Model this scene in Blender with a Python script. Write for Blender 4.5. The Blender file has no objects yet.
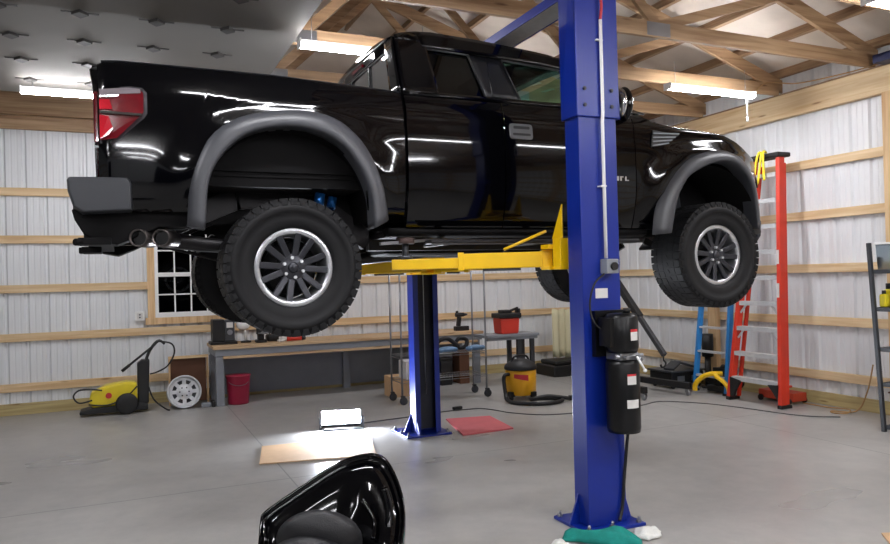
import bpy, math, random
from mathutils import Vector, Matrix
random.seed(7)
PI = math.pi
sc = bpy.context.scene
COL = sc.collection

# ------------------------------------------------------------------ helpers
def lin(c):
    return tuple(((v/255)/12.92 if v/255 <= .04045 else ((v/255+.055)/1.055)**2.4) for v in c) + (1,)

def mat(name, rgb, rough=.5, metal=0, coat=0, spec=.5, var=0, vscale=6, bump=0, bscale=40, emit=None, estr=0, stretch=(1,1,1), rvar=0, detail=4):
    m = bpy.data.materials.new(name); m.use_nodes = True
    nt = m.node_tree; N = nt.nodes; L = nt.links
    b = N['Principled BSDF']
    c = lin(rgb)
    b.inputs['Base Color'].default_value = c
    b.inputs['Roughness'].default_value = rough
    b.inputs['Metallic'].default_value = metal
    b.inputs['Specular IOR Level'].default_value = spec
    if coat:
        b.inputs['Coat Weight'].default_value = coat; b.inputs['Coat Roughness'].default_value = .03
    tc = N.new('ShaderNodeTexCoord'); mp = N.new('ShaderNodeMapping')
    mp.inputs['Scale'].default_value = stretch
    L.new(tc.outputs['Object'], mp.inputs['Vector'])
    no = N.new('ShaderNodeTexNoise'); no.inputs['Scale'].default_value = vscale; no.inputs['Detail'].default_value = detail
    L.new(mp.outputs['Vector'], no.inputs['Vector'])
    v = max(var, .03)
    cr = N.new('ShaderNodeValToRGB')
    cr.color_ramp.elements[0].position = .3; cr.color_ramp.elements[1].position = .7
    cr.color_ramp.elements[0].color = tuple(x*(1-v) for x in c[:3])+(1,)
    cr.color_ramp.elements[1].color = tuple(min(1, x*(1+v)) for x in c[:3])+(1,)
    L.new(no.outputs['Fac'], cr.inputs['Fac']); L.new(cr.outputs['Color'], b.inputs['Base Color'])
    if rvar:
        mr = N.new('ShaderNodeMapRange'); mr.inputs['To Min'].default_value = max(0, rough-rvar); mr.inputs['To Max'].default_value = rough+rvar
        mr.inputs['From Min'].default_value = .3; mr.inputs['From Max'].default_value = .7
        L.new(no.outputs['Fac'], mr.inputs['Value']); L.new(mr.outputs['Result'], b.inputs['Roughness'])
    if bump:
        n2 = N.new('ShaderNodeTexNoise'); n2.inputs['Scale'].default_value = bscale
        L.new(mp.outputs['Vector'], n2.inputs['Vector'])
        bp = N.new('ShaderNodeBump'); bp.inputs['Strength'].default_value = bump; bp.inputs['Distance'].default_value = .01
        L.new(n2.outputs['Fac'], bp.inputs['Height']); L.new(bp.outputs['Normal'], b.inputs['Normal'])
    if emit:
        b.inputs['Emission Color'].default_value = lin(emit); b.inputs['Emission Strength'].default_value = estr
    return m

def glass(name, tint, fac=1.0, ior=1.5, rough=0.0):
    m = bpy.data.materials.new(name); m.use_nodes = True
    nt = m.node_tree; N = nt.nodes; L = nt.links
    for n in list(N):
        if n.type != 'OUTPUT_MATERIAL': N.remove(n)
    out = [n for n in N if n.type == 'OUTPUT_MATERIAL'][0]
    t = N.new('ShaderNodeBsdfTransparent'); t.inputs['Color'].default_value = lin(tint)
    g = N.new('ShaderNodeBsdfGlossy'); g.inputs['Roughness'].default_value = rough
    fr = N.new('ShaderNodeFresnel'); fr.inputs['IOR'].default_value = ior
    mx = N.new('ShaderNodeMixShader')
    L.new(fr.outputs['Fac'], mx.inputs['Fac']); L.new(t.outputs[0], mx.inputs[1]); L.new(g.outputs[0], mx.inputs[2])
    L.new(mx.outputs[0], out.inputs['Surface'])
    return m

def wood(name, base, dark, axis, scale=1.0):
    m = bpy.data.materials.new(name); m.use_nodes = True
    nt = m.node_tree; N = nt.nodes; L = nt.links; b = N['Principled BSDF']
    tc = N.new('ShaderNodeTexCoord'); mp = N.new('ShaderNodeMapping')
    s = [22*scale]*3; s[axis] = 1.1
    mp.inputs['Scale'].default_value = s
    oi = N.new('ShaderNodeObjectInfo')
    ad = N.new('ShaderNodeVectorMath'); ad.operation = 'ADD'
    L.new(tc.outputs['Object'], ad.inputs[0]); L.new(oi.outputs['Location'], ad.inputs[1])
    L.new(ad.outputs[0], mp.inputs['Vector'])
    n1 = N.new('ShaderNodeTexNoise'); n1.inputs['Scale'].default_value = 1.0; n1.inputs['Detail'].default_value = 6; n1.inputs['Distortion'].default_value = .6
    L.new(mp.outputs['Vector'], n1.inputs['Vector'])
    cr = N.new('ShaderNodeValToRGB')
    cr.color_ramp.elements[0].position = .32; cr.color_ramp.elements[0].color = lin(dark)
    cr.color_ramp.elements[1].position = .62; cr.color_ramp.elements[1].color = lin(base)
    L.new(n1.outputs['Fac'], cr.inputs['Fac'])
    # broad board to board tone
    mp2 = N.new('ShaderNodeMapping'); s2 = [1.6]*3; s2[axis] = .35; mp2.inputs['Scale'].default_value = s2
    L.new(ad.outputs[0], mp2.inputs['Vector'])
    n2 = N.new('ShaderNodeTexNoise'); n2.inputs['Scale'].default_value = 1.0; n2.inputs['Detail'].default_value = 1
    L.new(mp2.outputs['Vector'], n2.inputs['Vector'])
    hs = N.new('ShaderNodeHueSaturation')
    mr = N.new('ShaderNodeMapRange'); mr.inputs['To Min'].default_value = .8; mr.inputs['To Max'].default_value = 1.15
    L.new(n2.outputs['Fac'], mr.inputs['Value']); L.new(mr.outputs['Result'], hs.inputs['Value'])
    L.new(cr.outputs['Color'], hs.inputs['Color'])
    # knots
    vo = N.new('ShaderNodeTexVoronoi'); mp3 = N.new('ShaderNodeMapping'); s3 = [9]*3; s3[axis] = 1.6; mp3.inputs['Scale'].default_value = s3
    L.new(ad.outputs[0], mp3.inputs['Vector']); L.new(mp3.outputs['Vector'], vo.inputs['Vector']); vo.inputs['Scale'].default_value = 1
    k = N.new('ShaderNodeValToRGB'); k.color_ramp.elements[0].position = .05; k.color_ramp.elements[0].color = (.45,.36,.28,1)
    k.color_ramp.elements[1].position = .13; k.color_ramp.elements[1].color = (1,1,1,1)
    L.new(vo.outputs['Distance'], k.inputs['Fac'])
    mu = N.new('ShaderNodeMix'); mu.data_type = 'RGBA'; mu.blend_type = 'MULTIPLY'; mu.inputs[0].default_value = 1
    L.new(hs.outputs['Color'], mu.inputs[6]); L.new(k.outputs['Color'], mu.inputs[7])
    L.new(mu.outputs[2], b.inputs['Base Color'])
    b.inputs['Roughness'].default_value = .6
    return m

class MB:
    """collects verts and faces for ONE mesh"""
    def __init__(s): s.v = []; s.f = []; s.m = []; s.sm = []; s.mi = 0
    def add(s, vs, fs, smooth=False):
        o = len(s.v); s.v += [tuple(v) for v in vs]
        for f in fs: s.f.append(tuple(i+o for i in f)); s.m.append(s.mi); s.sm.append(smooth)
        return s
    def box(s, x0, x1, y0, y1, z0, z1, rot=None, piv=None):
        vs = [Vector((x, y, z)) for x in (x0, x1) for y in (y0, y1) for z in (z0, z1)]
        if rot is not None:
            p = Vector(piv) if piv is not None else Vector(((x0+x1)/2, (y0+y1)/2, (z0+z1)/2))
            vs = [p + rot @ (v-p) for v in vs]
        return s.add(vs, [(0,1,3,2),(4,6,7,5),(0,4,5,1),(2,3,7,6),(0,2,6,4),(1,5,7,3)])
    def beam(s, a, b, w, h, up=(0,0,1)):
        """box bar from a to b, w wide sideways, h along up"""
        a = Vector(a); b = Vector(b); d = (b-a).normalized(); u = Vector(up)
        sd = d.cross(u)
        if sd.length < 1e-4: sd = d.cross(Vector((1,0,0)))
        sd.normalize(); u = sd.cross(d)
        vs = []
        for p in (a, b):
            for i in (-1, 1):
                for j in (-1, 1): vs.append(p + sd*i*w/2 + u*j*h/2)
        return s.add(vs, [(0,1,3,2),(4,6,7,5),(0,4,5,1),(2,3,7,6),(0,2,6,4),(1,5,7,3)])
    def cyl(s, a, b, r, r2=None, n=16, caps=True, smooth=True):
        a = Vector(a); b = Vector(b); r2 = r if r2 is None else r2
        d = (b-a).normalized(); t = Vector((0,0,1)) if abs(d.z) < .9 else Vector((1,0,0))
        u = d.cross(t).normalized(); w = d.cross(u)
        vs = []
        for k in range(n):
            c, q = math.cos(2*PI*k/n), math.sin(2*PI*k/n)
            vs.append(a+(u*c+w*q)*r); vs.append(b+(u*c+w*q)*r2)
        fs = [(2*k, 2*k+1, (2*k+3) % (2*n), (2*k+2) % (2*n)) for k in range(n)]
        s.add(vs, fs, smooth)
        if caps:
            s.add([vs[2*k] for k in range(n)], [tuple(range(n))]); s.add([vs[2*k+1] for k in range(n)], [tuple(reversed(range(n)))])
        return s
    def tube(s, pts, r, n=8, closed=False, smooth=True):
        P = [Vector(p) for p in pts]; m = len(P)
        rr = r if isinstance(r, (list, tuple)) else [r]*m
        rings = []; prev = None
        for i in range(m):
            if closed: d = (P[(i+1) % m]-P[i-1]).normalized()
            else: d = (P[min(i+1, m-1)]-P[max(i-1, 0)]).normalized()
            if prev is None:
                t = Vector((0,0,1)) if abs(d.z) < .9 else Vector((1,0,0)); u = d.cross(t).normalized()
            else:
                u = prev - d*prev.dot(d)
                u = u.normalized() if u.length > 1e-5 else d.orthogonal().normalized()
            prev = u; w = d.cross(u)
            rings.append([P[i]+(u*math.cos(2*PI*k/n)+w*math.sin(2*PI*k/n))*rr[i] for k in range(n)])
        vs = [v for R_ in rings for v in R_]; fs = []
        for i in range(m if closed else m-1):
            j = (i+1) % m
            for k in range(n): fs.append((i*n+k, i*n+(k+1) % n, j*n+(k+1) % n, j*n+k))
        s.add(vs, fs, smooth)
        if not closed:
            s.add(rings[0], [tuple(reversed(range(n)))]); s.add(rings[-1], [tuple(range(n))])
        return s
    def lathe(s, prof, c, axis='z', n=32, smooth=True, closed=False, arc=None):
        """prof: (radius, along) pairs around axis through c"""
        c = Vector(c); vs = []; m = len(prof)
        for k in range(n):
            a = 2*PI*k/n; ca, sa = math.cos(a), math.sin(a)
            for r, h in prof:
                if axis == 'z': vs.append(c+Vector((r*ca, r*sa, h)))
                elif axis == 'y': vs.append(c+Vector((r*ca, h, r*sa)))
                else: vs.append(c+Vector((h, r*ca, r*sa)))
        fs = []
        for k in range(n):
            j = (k+1) % n
            for i in range(m if closed else m-1):
                i2 = (i+1) % m
                fs.append((k*m+i, j*m+i, j*m+i2, k*m+i2))
        return s.add(vs, fs, smooth)
    def grid(s, rows, smooth=True, close=False):
        """rows: list of equally long lists of points"""
        m = len(rows[0]); vs = [p for r in rows for p in r]; fs = []
        for i in range(len(rows)-1):
            for k in range(m if close else m-1):
                k2 = (k+1) % m
                fs.append((i*m+k, i*m+k2, (i+1)*m+k2, (i+1)*m+k))
        return s.add(vs, fs, smooth)
    def prism(s, poly, a0, a1, plane='xz', smooth=False):
        """polygon in a plane given axes, extruded along the third from a0 to a1"""
        def P(p, a):
            return {'xz': (p[0], a, p[1]), 'yz': (a, p[0], p[1]), 'xy': (p[0], p[1], a)}[plane]
        n = len(poly); vs = [P(p, a0) for p in poly]+[P(p, a1) for p in poly]
        s.add(vs, [tuple(range(n)), tuple(reversed(range(n, 2*n)))])
        return s.add(vs, [(i, n+i, n+(i+1) % n, (i+1) % n) for i in range(n)], smooth)
    def sphere(s, c, r, n=16, m=10, smooth=True):
        c = Vector(c); r = (r, r, r) if not isinstance(r, (tuple, list)) else r
        rows = []
        for i in range(m+1):
            t = PI*i/m
            rows.append([c+Vector((r[0]*math.sin(t)*math.cos(2*PI*k/n), r[1]*math.sin(t)*math.sin(2*PI*k/n), r[2]*math.cos(t))) for k in range(n)])
        return s.grid(rows, smooth, close=True)
    def xf(s, M, start=0):
        for i in range(start, len(s.v)): s.v[i] = tuple(M @ Vector(s.v[i]))
        return s

ORG = {}
def worg(o):
    v = Vector((0,0,0))
    while o is not None: v += o.location; o = o.parent
    return v
def obj(name, mb, m, parent=None, bevel=0, solid=0, fix=True, sub=0, seg=2):
    xs = [v[0] for v in mb.v]; ys = [v[1] for v in mb.v]; zs = [v[2] for v in mb.v]
    c = Vector(((min(xs)+max(xs))/2, (min(ys)+max(ys))/2, (min(zs)+max(zs))/2 if parent else min(zs)))
    me = bpy.data.meshes.new(name)
    me.from_pydata([tuple(Vector(v)-c) for v in mb.v], [], mb.f)
    ms = m if isinstance(m, (list, tuple)) else [m]
    for q in ms: me.materials.append(q)
    for p, i, sm in zip(me.polygons, mb.m, mb.sm): p.material_index = i; p.use_smooth = sm
    me.validate()
    if fix:
        import bmesh
        bm = bmesh.new(); bm.from_mesh(me)
        bmesh.ops.remove_doubles(bm, verts=bm.verts, dist=1e-5)
        bmesh.ops.recalc_face_normals(bm, faces=bm.faces)
        bm.to_mesh(me); bm.free()
    o = bpy.data.objects.new(name, me); COL.objects.link(o)
    o.location = c - (worg(parent) if parent else Vector((0,0,0)))
    o.parent = parent
    if solid:
        d = o.modifiers.new('solid', 'SOLIDIFY'); d.thickness = solid; d.offset = -1
    if sub:
        d = o.modifiers.new('sub', 'SUBSURF'); d.levels = sub; d.render_levels = sub
    if bevel:
        d = o.modifiers.new('bevel', 'BEVEL'); d.width = bevel; d.segments = seg; d.limit_method = 'ANGLE'; d.angle_limit = math.radians(40)
        d.harden_normals = False
    return o
def tag(o, label, cat, group=None, kind=None):
    o['label'] = label; o['category'] = cat
    if group: o['group'] = group
    if kind: o['kind'] = kind
    return o
def thing(name, label, cat, loc, group=None):
    o = bpy.data.objects.new(name, None); COL.objects.link(o); o.location = loc; o.empty_display_size = .1
    return tag(o, label, cat, group)
def struct(o, label=None):
    o['kind'] = 'structure'
    if label: o['label'] = label
    return o
def copy_tree(o, parent=None):
    c = o.copy(); COL.objects.link(c)
    c.parent = parent
    for ch in list(o.children): copy_tree(ch, c)
    return c
def arcp(c, r, a0, a1, n, plane='xz', y=0):
    out = []
    for i in range(n+1):
        a = math.radians(a0+(a1-a0)*i/n)
        p = (c[0]+r*math.cos(a), c[1]+r*math.sin(a))
        out.append((p[0], y, p[1]) if plane == 'xz' else ((p[0], p[1], y) if plane == 'xy' else (y, p[0], p[1])))
    return out
def smooth_path(pts, n=8):
    """catmull-rom"""
    P = [Vector(p) for p in pts]; out = []
    for i in range(len(P)-1):
        a = P[max(i-1, 0)]; b = P[i]; c = P[i+1]; d = P[min(i+2, len(P)-1)]
        for k in range(n):
            t = k/n
            out.append(.5*((2*b)+(c-a)*t+(2*a-5*b+4*c-d)*t*t+(3*b-a-3*c+d)*t**3))
    out.append(P[-1]); return out
def interp(tab, x):
    if x <= tab[0][0]: return tab[0][1]
    for (a, b), (c, d) in zip(tab, tab[1:]):
        if x <= c: return b+(d-b)*(x-a)/(c-a) if c > a else d
    return tab[-1][1]
def RZ(d): return Matrix.Rotation(math.radians(d), 3, 'Z')
def RX(d): return Matrix.Rotation(math.radians(d), 3, 'X')
def RY(d): return Matrix.Rotation(math.radians(d), 3, 'Y')

# ------------------------------------------------------------------ materials
M = {}
M['steel_wall'] = mat('white_steel_siding', (224,226,228), .38, 0, var=.03, vscale=1.5)
M['liner'] = mat('grey_ceiling_liner', (126,122,117), .75, 0, spec=.2, var=.05, vscale=1.2, rvar=.05)
M['roof'] = mat('roof_underside', (206,196,184), .7, var=.12, vscale=2.2)
M['wx'] = wood('spruce_grain_x', (230,203,160), (204,168,122), 0)
M['wy'] = wood('spruce_grain_y', (230,205,164), (206,172,126), 1)
M['wz'] = wood('spruce_grain_z', (222,190,146), (190,150,104), 2)
M['tx'] = wood('truss_wood_x', (178,147,112), (138,106,76), 0)
M['ty'] = wood('truss_wood_y', (166,136,104), (128,98,70), 1)
M['skx'] = wood('treated_board_x', (196,178,126), (166,146,98), 0)
M['sky'] = wood('treated_board_y', (196,178,126), (166,146,98), 1)
M['benchwood'] = wood('bench_plank', (206,176,138), (176,142,104), 0)
M['carpaint'] = mat('black_car_paint', (3,3,5), .08, 0, coat=.2, spec=.28)
M['satin'] = mat('satin_black_pillar', (26,27,31), .35)
M['flare'] = mat('textured_grey_plastic', (62,63,67), .38, spec=.5, bump=.05, bscale=400)
M['bumper'] = mat('dark_bumper_plastic', (38,40,45), .45, bump=.04, bscale=400)
M['blackpl'] = mat('black_plastic', (14,14,16), .5)
M['under'] = mat('undercarriage_black', (9,8,9), .7, spec=.15, var=.3, vscale=8)
M['frame'] = mat('chassis_steel', (30,28,30), .45, .4, var=.3, vscale=10)
M['rubber'] = mat('tyre_rubber', (15,15,17), .62, spec=.3, var=.12, vscale=14, bump=.06, bscale=120)
M['rimlip'] = mat('machined_alloy', (196,198,202), .28, .85, var=.06, vscale=30)
M['rimdark'] = mat('dark_spoke_paint', (56,57,62), .3, .6)
M['rimback'] = mat('dark_brake_steel', (14,14,15), .6, .3)  # near-black steel of the brake disc and barrel backing
M['chrome'] = mat('chrome', (215,216,220), .12, 1)
M['exh'] = mat('exhaust_steel', (92,86,84), .35, .9, var=.2, vscale=12)
M['red_lens'] = mat('red_tail_lens', (96,8,20), .12, coat=1, var=.15, vscale=20)
M['red_lens2'] = mat('bright_red_reflector', (176,22,38), .15, coat=1)
M['lens_clear'] = mat('smoked_clear_lens', (120,112,116), .12, coat=1)
M['lens_rim'] = mat('lens_bezel', (44,42,46), .25, coat=.6)
M['glass_dark'] = glass('privacy_glass', (46,46,50), ior=1.5)
M['glass_clear'] = glass('door_glass', (186,224,212), ior=1.35)
M['glass_rear'] = glass('cab_rear_glass', (120,122,120), ior=2.3)
M['glass_win'] = glass('window_pane', (110,112,115), ior=1.5)
M['seat'] = mat('truck_seat_cloth', (22,22,24), .8)
M['blue'] = mat('blue_powder_coat', (5,36,132), .36, 0, coat=0, var=.04, vscale=3)
M['bluein'] = mat('near_black_blue', (7,10,30), .5, var=.2, vscale=5)  # darkness of the column hollows put into the colour; bolts share it
M['yellow'] = mat('yellow_arm_paint', (236,190,8), .35, coat=.3, var=.06, vscale=6)
M['yellow2'] = mat('yellow_plastic', (222,200,36), .4, var=.05)
M['vacyellow'] = mat('vacuum_yellow', (226,164,22), .4, var=.04)
M['grey'] = mat('grey_paint', (128,132,138), .45, var=.05)
M['dgrey'] = mat('dark_grey_steel', (70,72,76), .4, .4)
M['white'] = mat('white_plastic', (232,232,230), .4)
M['vinyl'] = mat('white_vinyl_frame', (238,238,236), .35)
M['label'] = mat('paper_label', (214,212,208), .6)
M['redp'] = mat('red_label', (186,40,46), .5)
M['redbucket'] = mat('red_bucket', (150,22,56), .4)
M['redtub'] = mat('orange_red_tub', (206,56,40), .45)
M['pink'] = mat('pink_red_foam', (206,104,110), .8, var=.06)
M['card'] = mat('cardboard', (204,168,128), .75, var=.05, vscale=12)
M['teal'] = mat('teal_towel', (22,132,122), .95, var=.15, vscale=20, bump=.5, bscale=200)
M['whitecloth'] = mat('white_cloth', (222,222,216), .95, var=.05, vscale=20, bump=.5, bscale=160)
M['satinblack'] = mat('satin_black_metal', (10,10,12), .3, spec=.35)
M['handle'] = mat('handle_grey', (84,84,88), .35)
M['orange'] = mat('orange_fiberglass', (204,52,30), .4, var=.05)
M['bluelad'] = mat('blue_fiberglass', (38,122,190), .4, var=.05)
M['alu'] = mat('aluminium', (200,202,204), .4, .35, var=.08, vscale=20)
M['jackred'] = mat('jack_orange_red', (176,60,34), .5, var=.1)
M['galv'] = mat('galvanised_tube', (150,152,156), .3, .8)
M['night'] = mat('night_outside', (10,11,14), .9)
M['bluesh'] = mat('light_blue_rubber', (108,142,176), .5)
M['brown'] = mat('brown_box', (96,62,42), .7)
M['cream'] = mat('cream_sheet', (218,212,176), .7)
M['cord'] = mat('grey_cord', (84,84,82), .6)
M['orangecord'] = mat('tan_cord', (168,132,84), .6)
M['seatmatte'] = mat('matte_black_vinyl', (24,24,27), .5, bump=.15, bscale=260)
M['led'] = mat('led_diffuser', (255,255,255), .5, emit=(250,250,255), estr=75)
M['work'] = mat('work_light_lens', (255,255,255), .5, emit=(236,243,255), estr=420)
M['bottle'] = mat('yellow_bottle', (206,190,30), .35)
M['bin'] = glass('clear_bin', (214,222,228), ior=1.4, rough=.15)

def floor_mat():
    m = mat('polished_concrete', (160,158,155), .34, var=.09, vscale=.8, rvar=.07, detail=3, stretch=(.7,1.6,1))
    nt = m.node_tree; N = nt.nodes; L = nt.links; b = N['Principled BSDF']
    src = b.inputs['Base Color'].links[0].from_socket
    tc = N.new('ShaderNodeTexCoord')
    # fine mottling
    n = N.new('ShaderNodeTexNoise'); n.inputs['Scale'].default_value = 5; n.inputs['Detail'].default_value = 8; n.inputs['Roughness'].default_value = .65
    L.new(tc.outputs['Object'], n.inputs['Vector'])
    cr = N.new('ShaderNodeValToRGB'); cr.color_ramp.elements[0].position = .25; cr.color_ramp.elements[0].color = (.86,.86,.87,1)
    cr.color_ramp.elements[1].position = .65; cr.color_ramp.elements[1].color = (1.06,1.06,1.05,1)
    L.new(n.outputs['Fac'], cr.inputs['Fac'])
    mu = N.new('ShaderNodeMix'); mu.data_type = 'RGBA'; mu.blend_type = 'MULTIPLY'; mu.inputs[0].default_value = 1
    L.new(src, mu.inputs[6]); L.new(cr.outputs['Color'], mu.inputs[7])
    # small dark spots
    vo = N.new('ShaderNodeTexVoronoi'); vo.inputs['Scale'].default_value = 1.7; L.new(tc.outputs['Object'], vo.inputs['Vector'])
    c2 = N.new('ShaderNodeValToRGB'); c2.color_ramp.elements[0].position = .008; c2.color_ramp.elements[0].color = (.7,.7,.7,1)
    c2.color_ramp.elements[1].position = .03; c2.color_ramp.elements[1].color = (1,1,1,1)
    L.new(vo.outputs['Distance'], c2.inputs['Fac'])
    m2 = N.new('ShaderNodeMix'); m2.data_type = 'RGBA'; m2.blend_type = 'MULTIPLY'; m2.inputs[0].default_value = 1
    L.new(mu.outputs[2], m2.inputs[6]); m2.inputs[7].default_value = (1,1,1,1)
    # saw-cut control joints
    sp = N.new('ShaderNodeSeparateXYZ'); L.new(tc.outputs['Object'], sp.inputs[0])
    last = m2.outputs[2]
    for ax, off, per in (('X', FJX, 4.6), ('Y', FJY, 4.6)):
        s1 = N.new('ShaderNodeMath'); s1.operation = 'ADD'; s1.inputs[1].default_value = 46-off; L.new(sp.outputs[ax], s1.inputs[0])
        s2 = N.new('ShaderNodeMath'); s2.operation = 'MODULO'; s2.inputs[1].default_value = per; L.new(s1.outputs[0], s2.inputs[0])
        s3 = N.new('ShaderNodeMath'); s3.operation = 'LESS_THAN'; s3.inputs[1].default_value = .012; L.new(s2.outputs[0], s3.inputs[0])
        mm = N.new('ShaderNodeMix'); mm.data_type = 'RGBA'; L.new(s3.outputs[0], mm.inputs[0]); L.new(last, mm.inputs[6]); mm.inputs[7].default_value = lin((118,118,116))
        last = mm.outputs[2]
    L.new(last, b.inputs['Base Color'])
    return m

# ------------------------------------------------------------------ room shell
BX, BY = 7.3, 10.37            # inner faces of the girts on the right and back walls
LX, FY = -7.3, -9.0
FJX, FJY = 1.16-(LX+BX)/2, 1.2-(FY+BY)/2
fl = MB(); fl.box(LX-.1, BX+.15, FY-.15, BY+.15, -.12, 0)
o = obj('floor', fl, None.__class__ and floor_mat()); struct(o)
# move origin of the floor's texture space: object coordinates are centred, bottom at -.12

def siding(name, a, b, horiz, pos, inward, z0, z1, holes=()):
    """ribbed steel sheet; horiz 'x' or 'y' runs a..b, at pos, ribs pointing away from the room"""
    prof = []
    p = a; 
    while p < b-.01:
        e = min(p+.2286, b)
        for t, d in ((0, 0), (.02, .026), (.042, .026), (.062, 0), (.105, 0), (.112, .004), (.124, .004), (.131, 0), (.172, 0), (.179, .004), (.191, .004), (.198, 0)):
            if p+t < e: prof.append((p+t, d))
        p = e
    prof.append((b, 0))
    mb = MB()
    def pt(q, d, z):
        k = pos + (-inward)*d
        return (q, k, z) if horiz == 'x' else (k, q, z)
    # build with rectangular holes by z bands
    zs = sorted(set([z0, z1]+[h[2] for h in holes]+[h[3] for h in holes]))
    for (qa, da), (qb, db) in zip(prof, prof[1:]):
        for za, zb in zip(zs, zs[1:]):
            if any(h[0] < (qa+qb)/2 < h[1] and h[2] <= za and zb <= h[3] for h in holes): continue
            mb.add([pt(qa, da, za), pt(qb, db, za), pt(qb, db, zb), pt(qa, da, zb)], [(0,1,2,3)])
    o = obj(name, mb, M['steel_wall'], fix=False)
    return struct(o)

WX0, WX1, WZ0, WZ1 = .39, 1.31, 1.13, 2.36      # window rough opening
wb = siding('wall_back', LX, BX+.05, 'x', BY+.045, -1, 0, 4.2, holes=[(WX0, WX1, WZ0, WZ1)])
wr = siding('wall_right', FY, BY+.05, 'y', BX+.045, -1, 0, 4.2)
wl = siding('wall_left', FY, BY+.05, 'y', LX-.045, 1, 0, 4.2)
wf = siding('wall_front', LX, BX, 'x', FY-.045, 1, 0, 4.2, holes=[(-5.6, -1.0, 0, 3.2), (.6, 5.8, 0, 3.2)])  # unseen door openings, added so the truck's paint mirrors darkness
for nm, side in (('gable_back', BY+.10), ('gable_front', FY-.10)):
    mb = MB(); mb.prism([(LX-.05, 3.6), (BX+.05, 3.6), (BX+.05, 4.1), (0, 6.6), (LX-.05, 4.1)], side, side+.03)
    g = obj(nm, mb, M['roof'], wb if side > 0 else wf)
zg = [.285, .905, 1.51, 2.125, 2.72]
for z in zg:
    segs = [(LX, BX)] if not (WZ0-.1 < z+.05 < WZ1+.09) else [(LX, WX0-.09), (WX1+.09, BX)]
    for a, b in segs:
        mb = MB(); mb.box(a, b, BY, BY+.04, z, z+.1); obj('girt', mb, M['wx'], wb, bevel=.003)
    mb = MB(); mb.box(BX, BX+.04, FY, BY, z, z+.1); obj('girt', mb, M['wy'], wr, bevel=.003)
    mb = MB(); mb.box(LX-.04, LX, FY, BY, z, z+.1); obj('girt', mb, M['wy'], wl)
mb = MB(); mb.box(LX, BX, BY, BY+.04, 0.0, .14); obj('skirt_board', mb, M['skx'], wb, bevel=.003)
mb = MB(); mb.box(BX, BX+.04, FY, BY, 0.0, .14); obj('skirt_board', mb, M['sky'], wr, bevel=.003)
mb = MB(); mb.box(LX, BX, BY-.005, BY+.04, 3.55, 3.72); obj('header_board', mb, M['tx'], wb, bevel=.003)
mb = MB(); mb.box(LX, BX, BY-.09, BY-.01, 3.72, 3.98); obj('header_board', mb, M['tx'], wb, bevel=.003)
mb = MB(); mb.box(LX, BX, BY-.05, BY-.01, 3.985, 4.2); obj('header_board', mb, M['tx'], wb, bevel=.003)
mb = MB(); mb.box(BX-.045, BX+.04, FY, BY-.09, 3.365, 3.64); obj('header_board', mb, M['wy'], wr, bevel=.004)
# posts of the right wall
for i, v in enumerate((9.9, 7.45, 4.92, 2.45, 0, -2.4, -4.8, -7.2)):
    mb = MB(); mb.box(BX-.085, BX-.001, v-.07, v+.07, 0, 3.364); obj('wall_post', mb, M['wz'], wr, bevel=.004)
# the window in the back wall
win = thing('window_1', 'white vinyl window with dark panes in a wooden surround', 'window', ((WX0+WX1)/2, BY, WZ0)); win['kind'] = 'structure'
mb = MB()
for x0, x1, z0, z1 in ((WX0-.09, WX0, WZ0, WZ1+.09), (WX1, WX1+.09, WZ0, WZ1+.09), (WX0, WX1, WZ1, WZ1+.09), (WX0-.12, WX1+.12, WZ0-.09, WZ0)):
    mb.box(x0, x1, BY-.012, BY+.04, z0, z1)
obj('surround', mb, M['wz'], win, bevel=.003)
mb = MB()
y0, y1 = BY-.01, BY+.05
def wf_(x0, x1, z0, z1, ya=y0, yb=y1): mb.box(x0, x1, ya, yb, z0, z1)
wf_(WX0+.001, WX0+.045, WZ0+.001, WZ1-.001); wf_(WX1-.045, WX1-.001, WZ0+.001, WZ1-.001); wf_(WX0+.045, WX1-.045, WZ0+.001, WZ0+.065); wf_(WX0+.045, WX1-.045, WZ1-.046, WZ1-.001)
zm = 1.70
wf_(WX0+.045, WX1-.045, zm-.028, zm+.028)
obj('window_frame', mb, M['vinyl'], win, bevel=.004)
mb = MB()
W4 = (WX1-WX0-.09)/4
for k in (1, 2, 3):
    x = WX0+.045+W4*k
    wf_(x-.009, x+.009, WZ0+.065, zm-.028, BY+.012, BY+.022); wf_(x-.009, x+.009, zm+.028, WZ1-.046, BY+.012, BY+.022)
for z in ((WZ0+.065+zm-.028)/2, (zm+.028+WZ1-.046)/2):
    wf_(WX0+.045, WX1-.045, z-.009, z+.009, BY+.012, BY+.022)
obj('window_muntin', mb, M['vinyl'], win)
mb = MB(); wf_(WX0+.045, WX1-.045, WZ0+.06, WZ1-.04, BY+.024, BY+.03); obj('glass_pane', mb, M['glass_win'], win)
mb = MB(); mb.box(-3, 5, BY+1.6, BY+1.65, -.1, 4.5)
o = obj('outside_darkness', mb, M['night']); o['kind'] = 'structure'; o['label'] = 'dark night outside the window'

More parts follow.
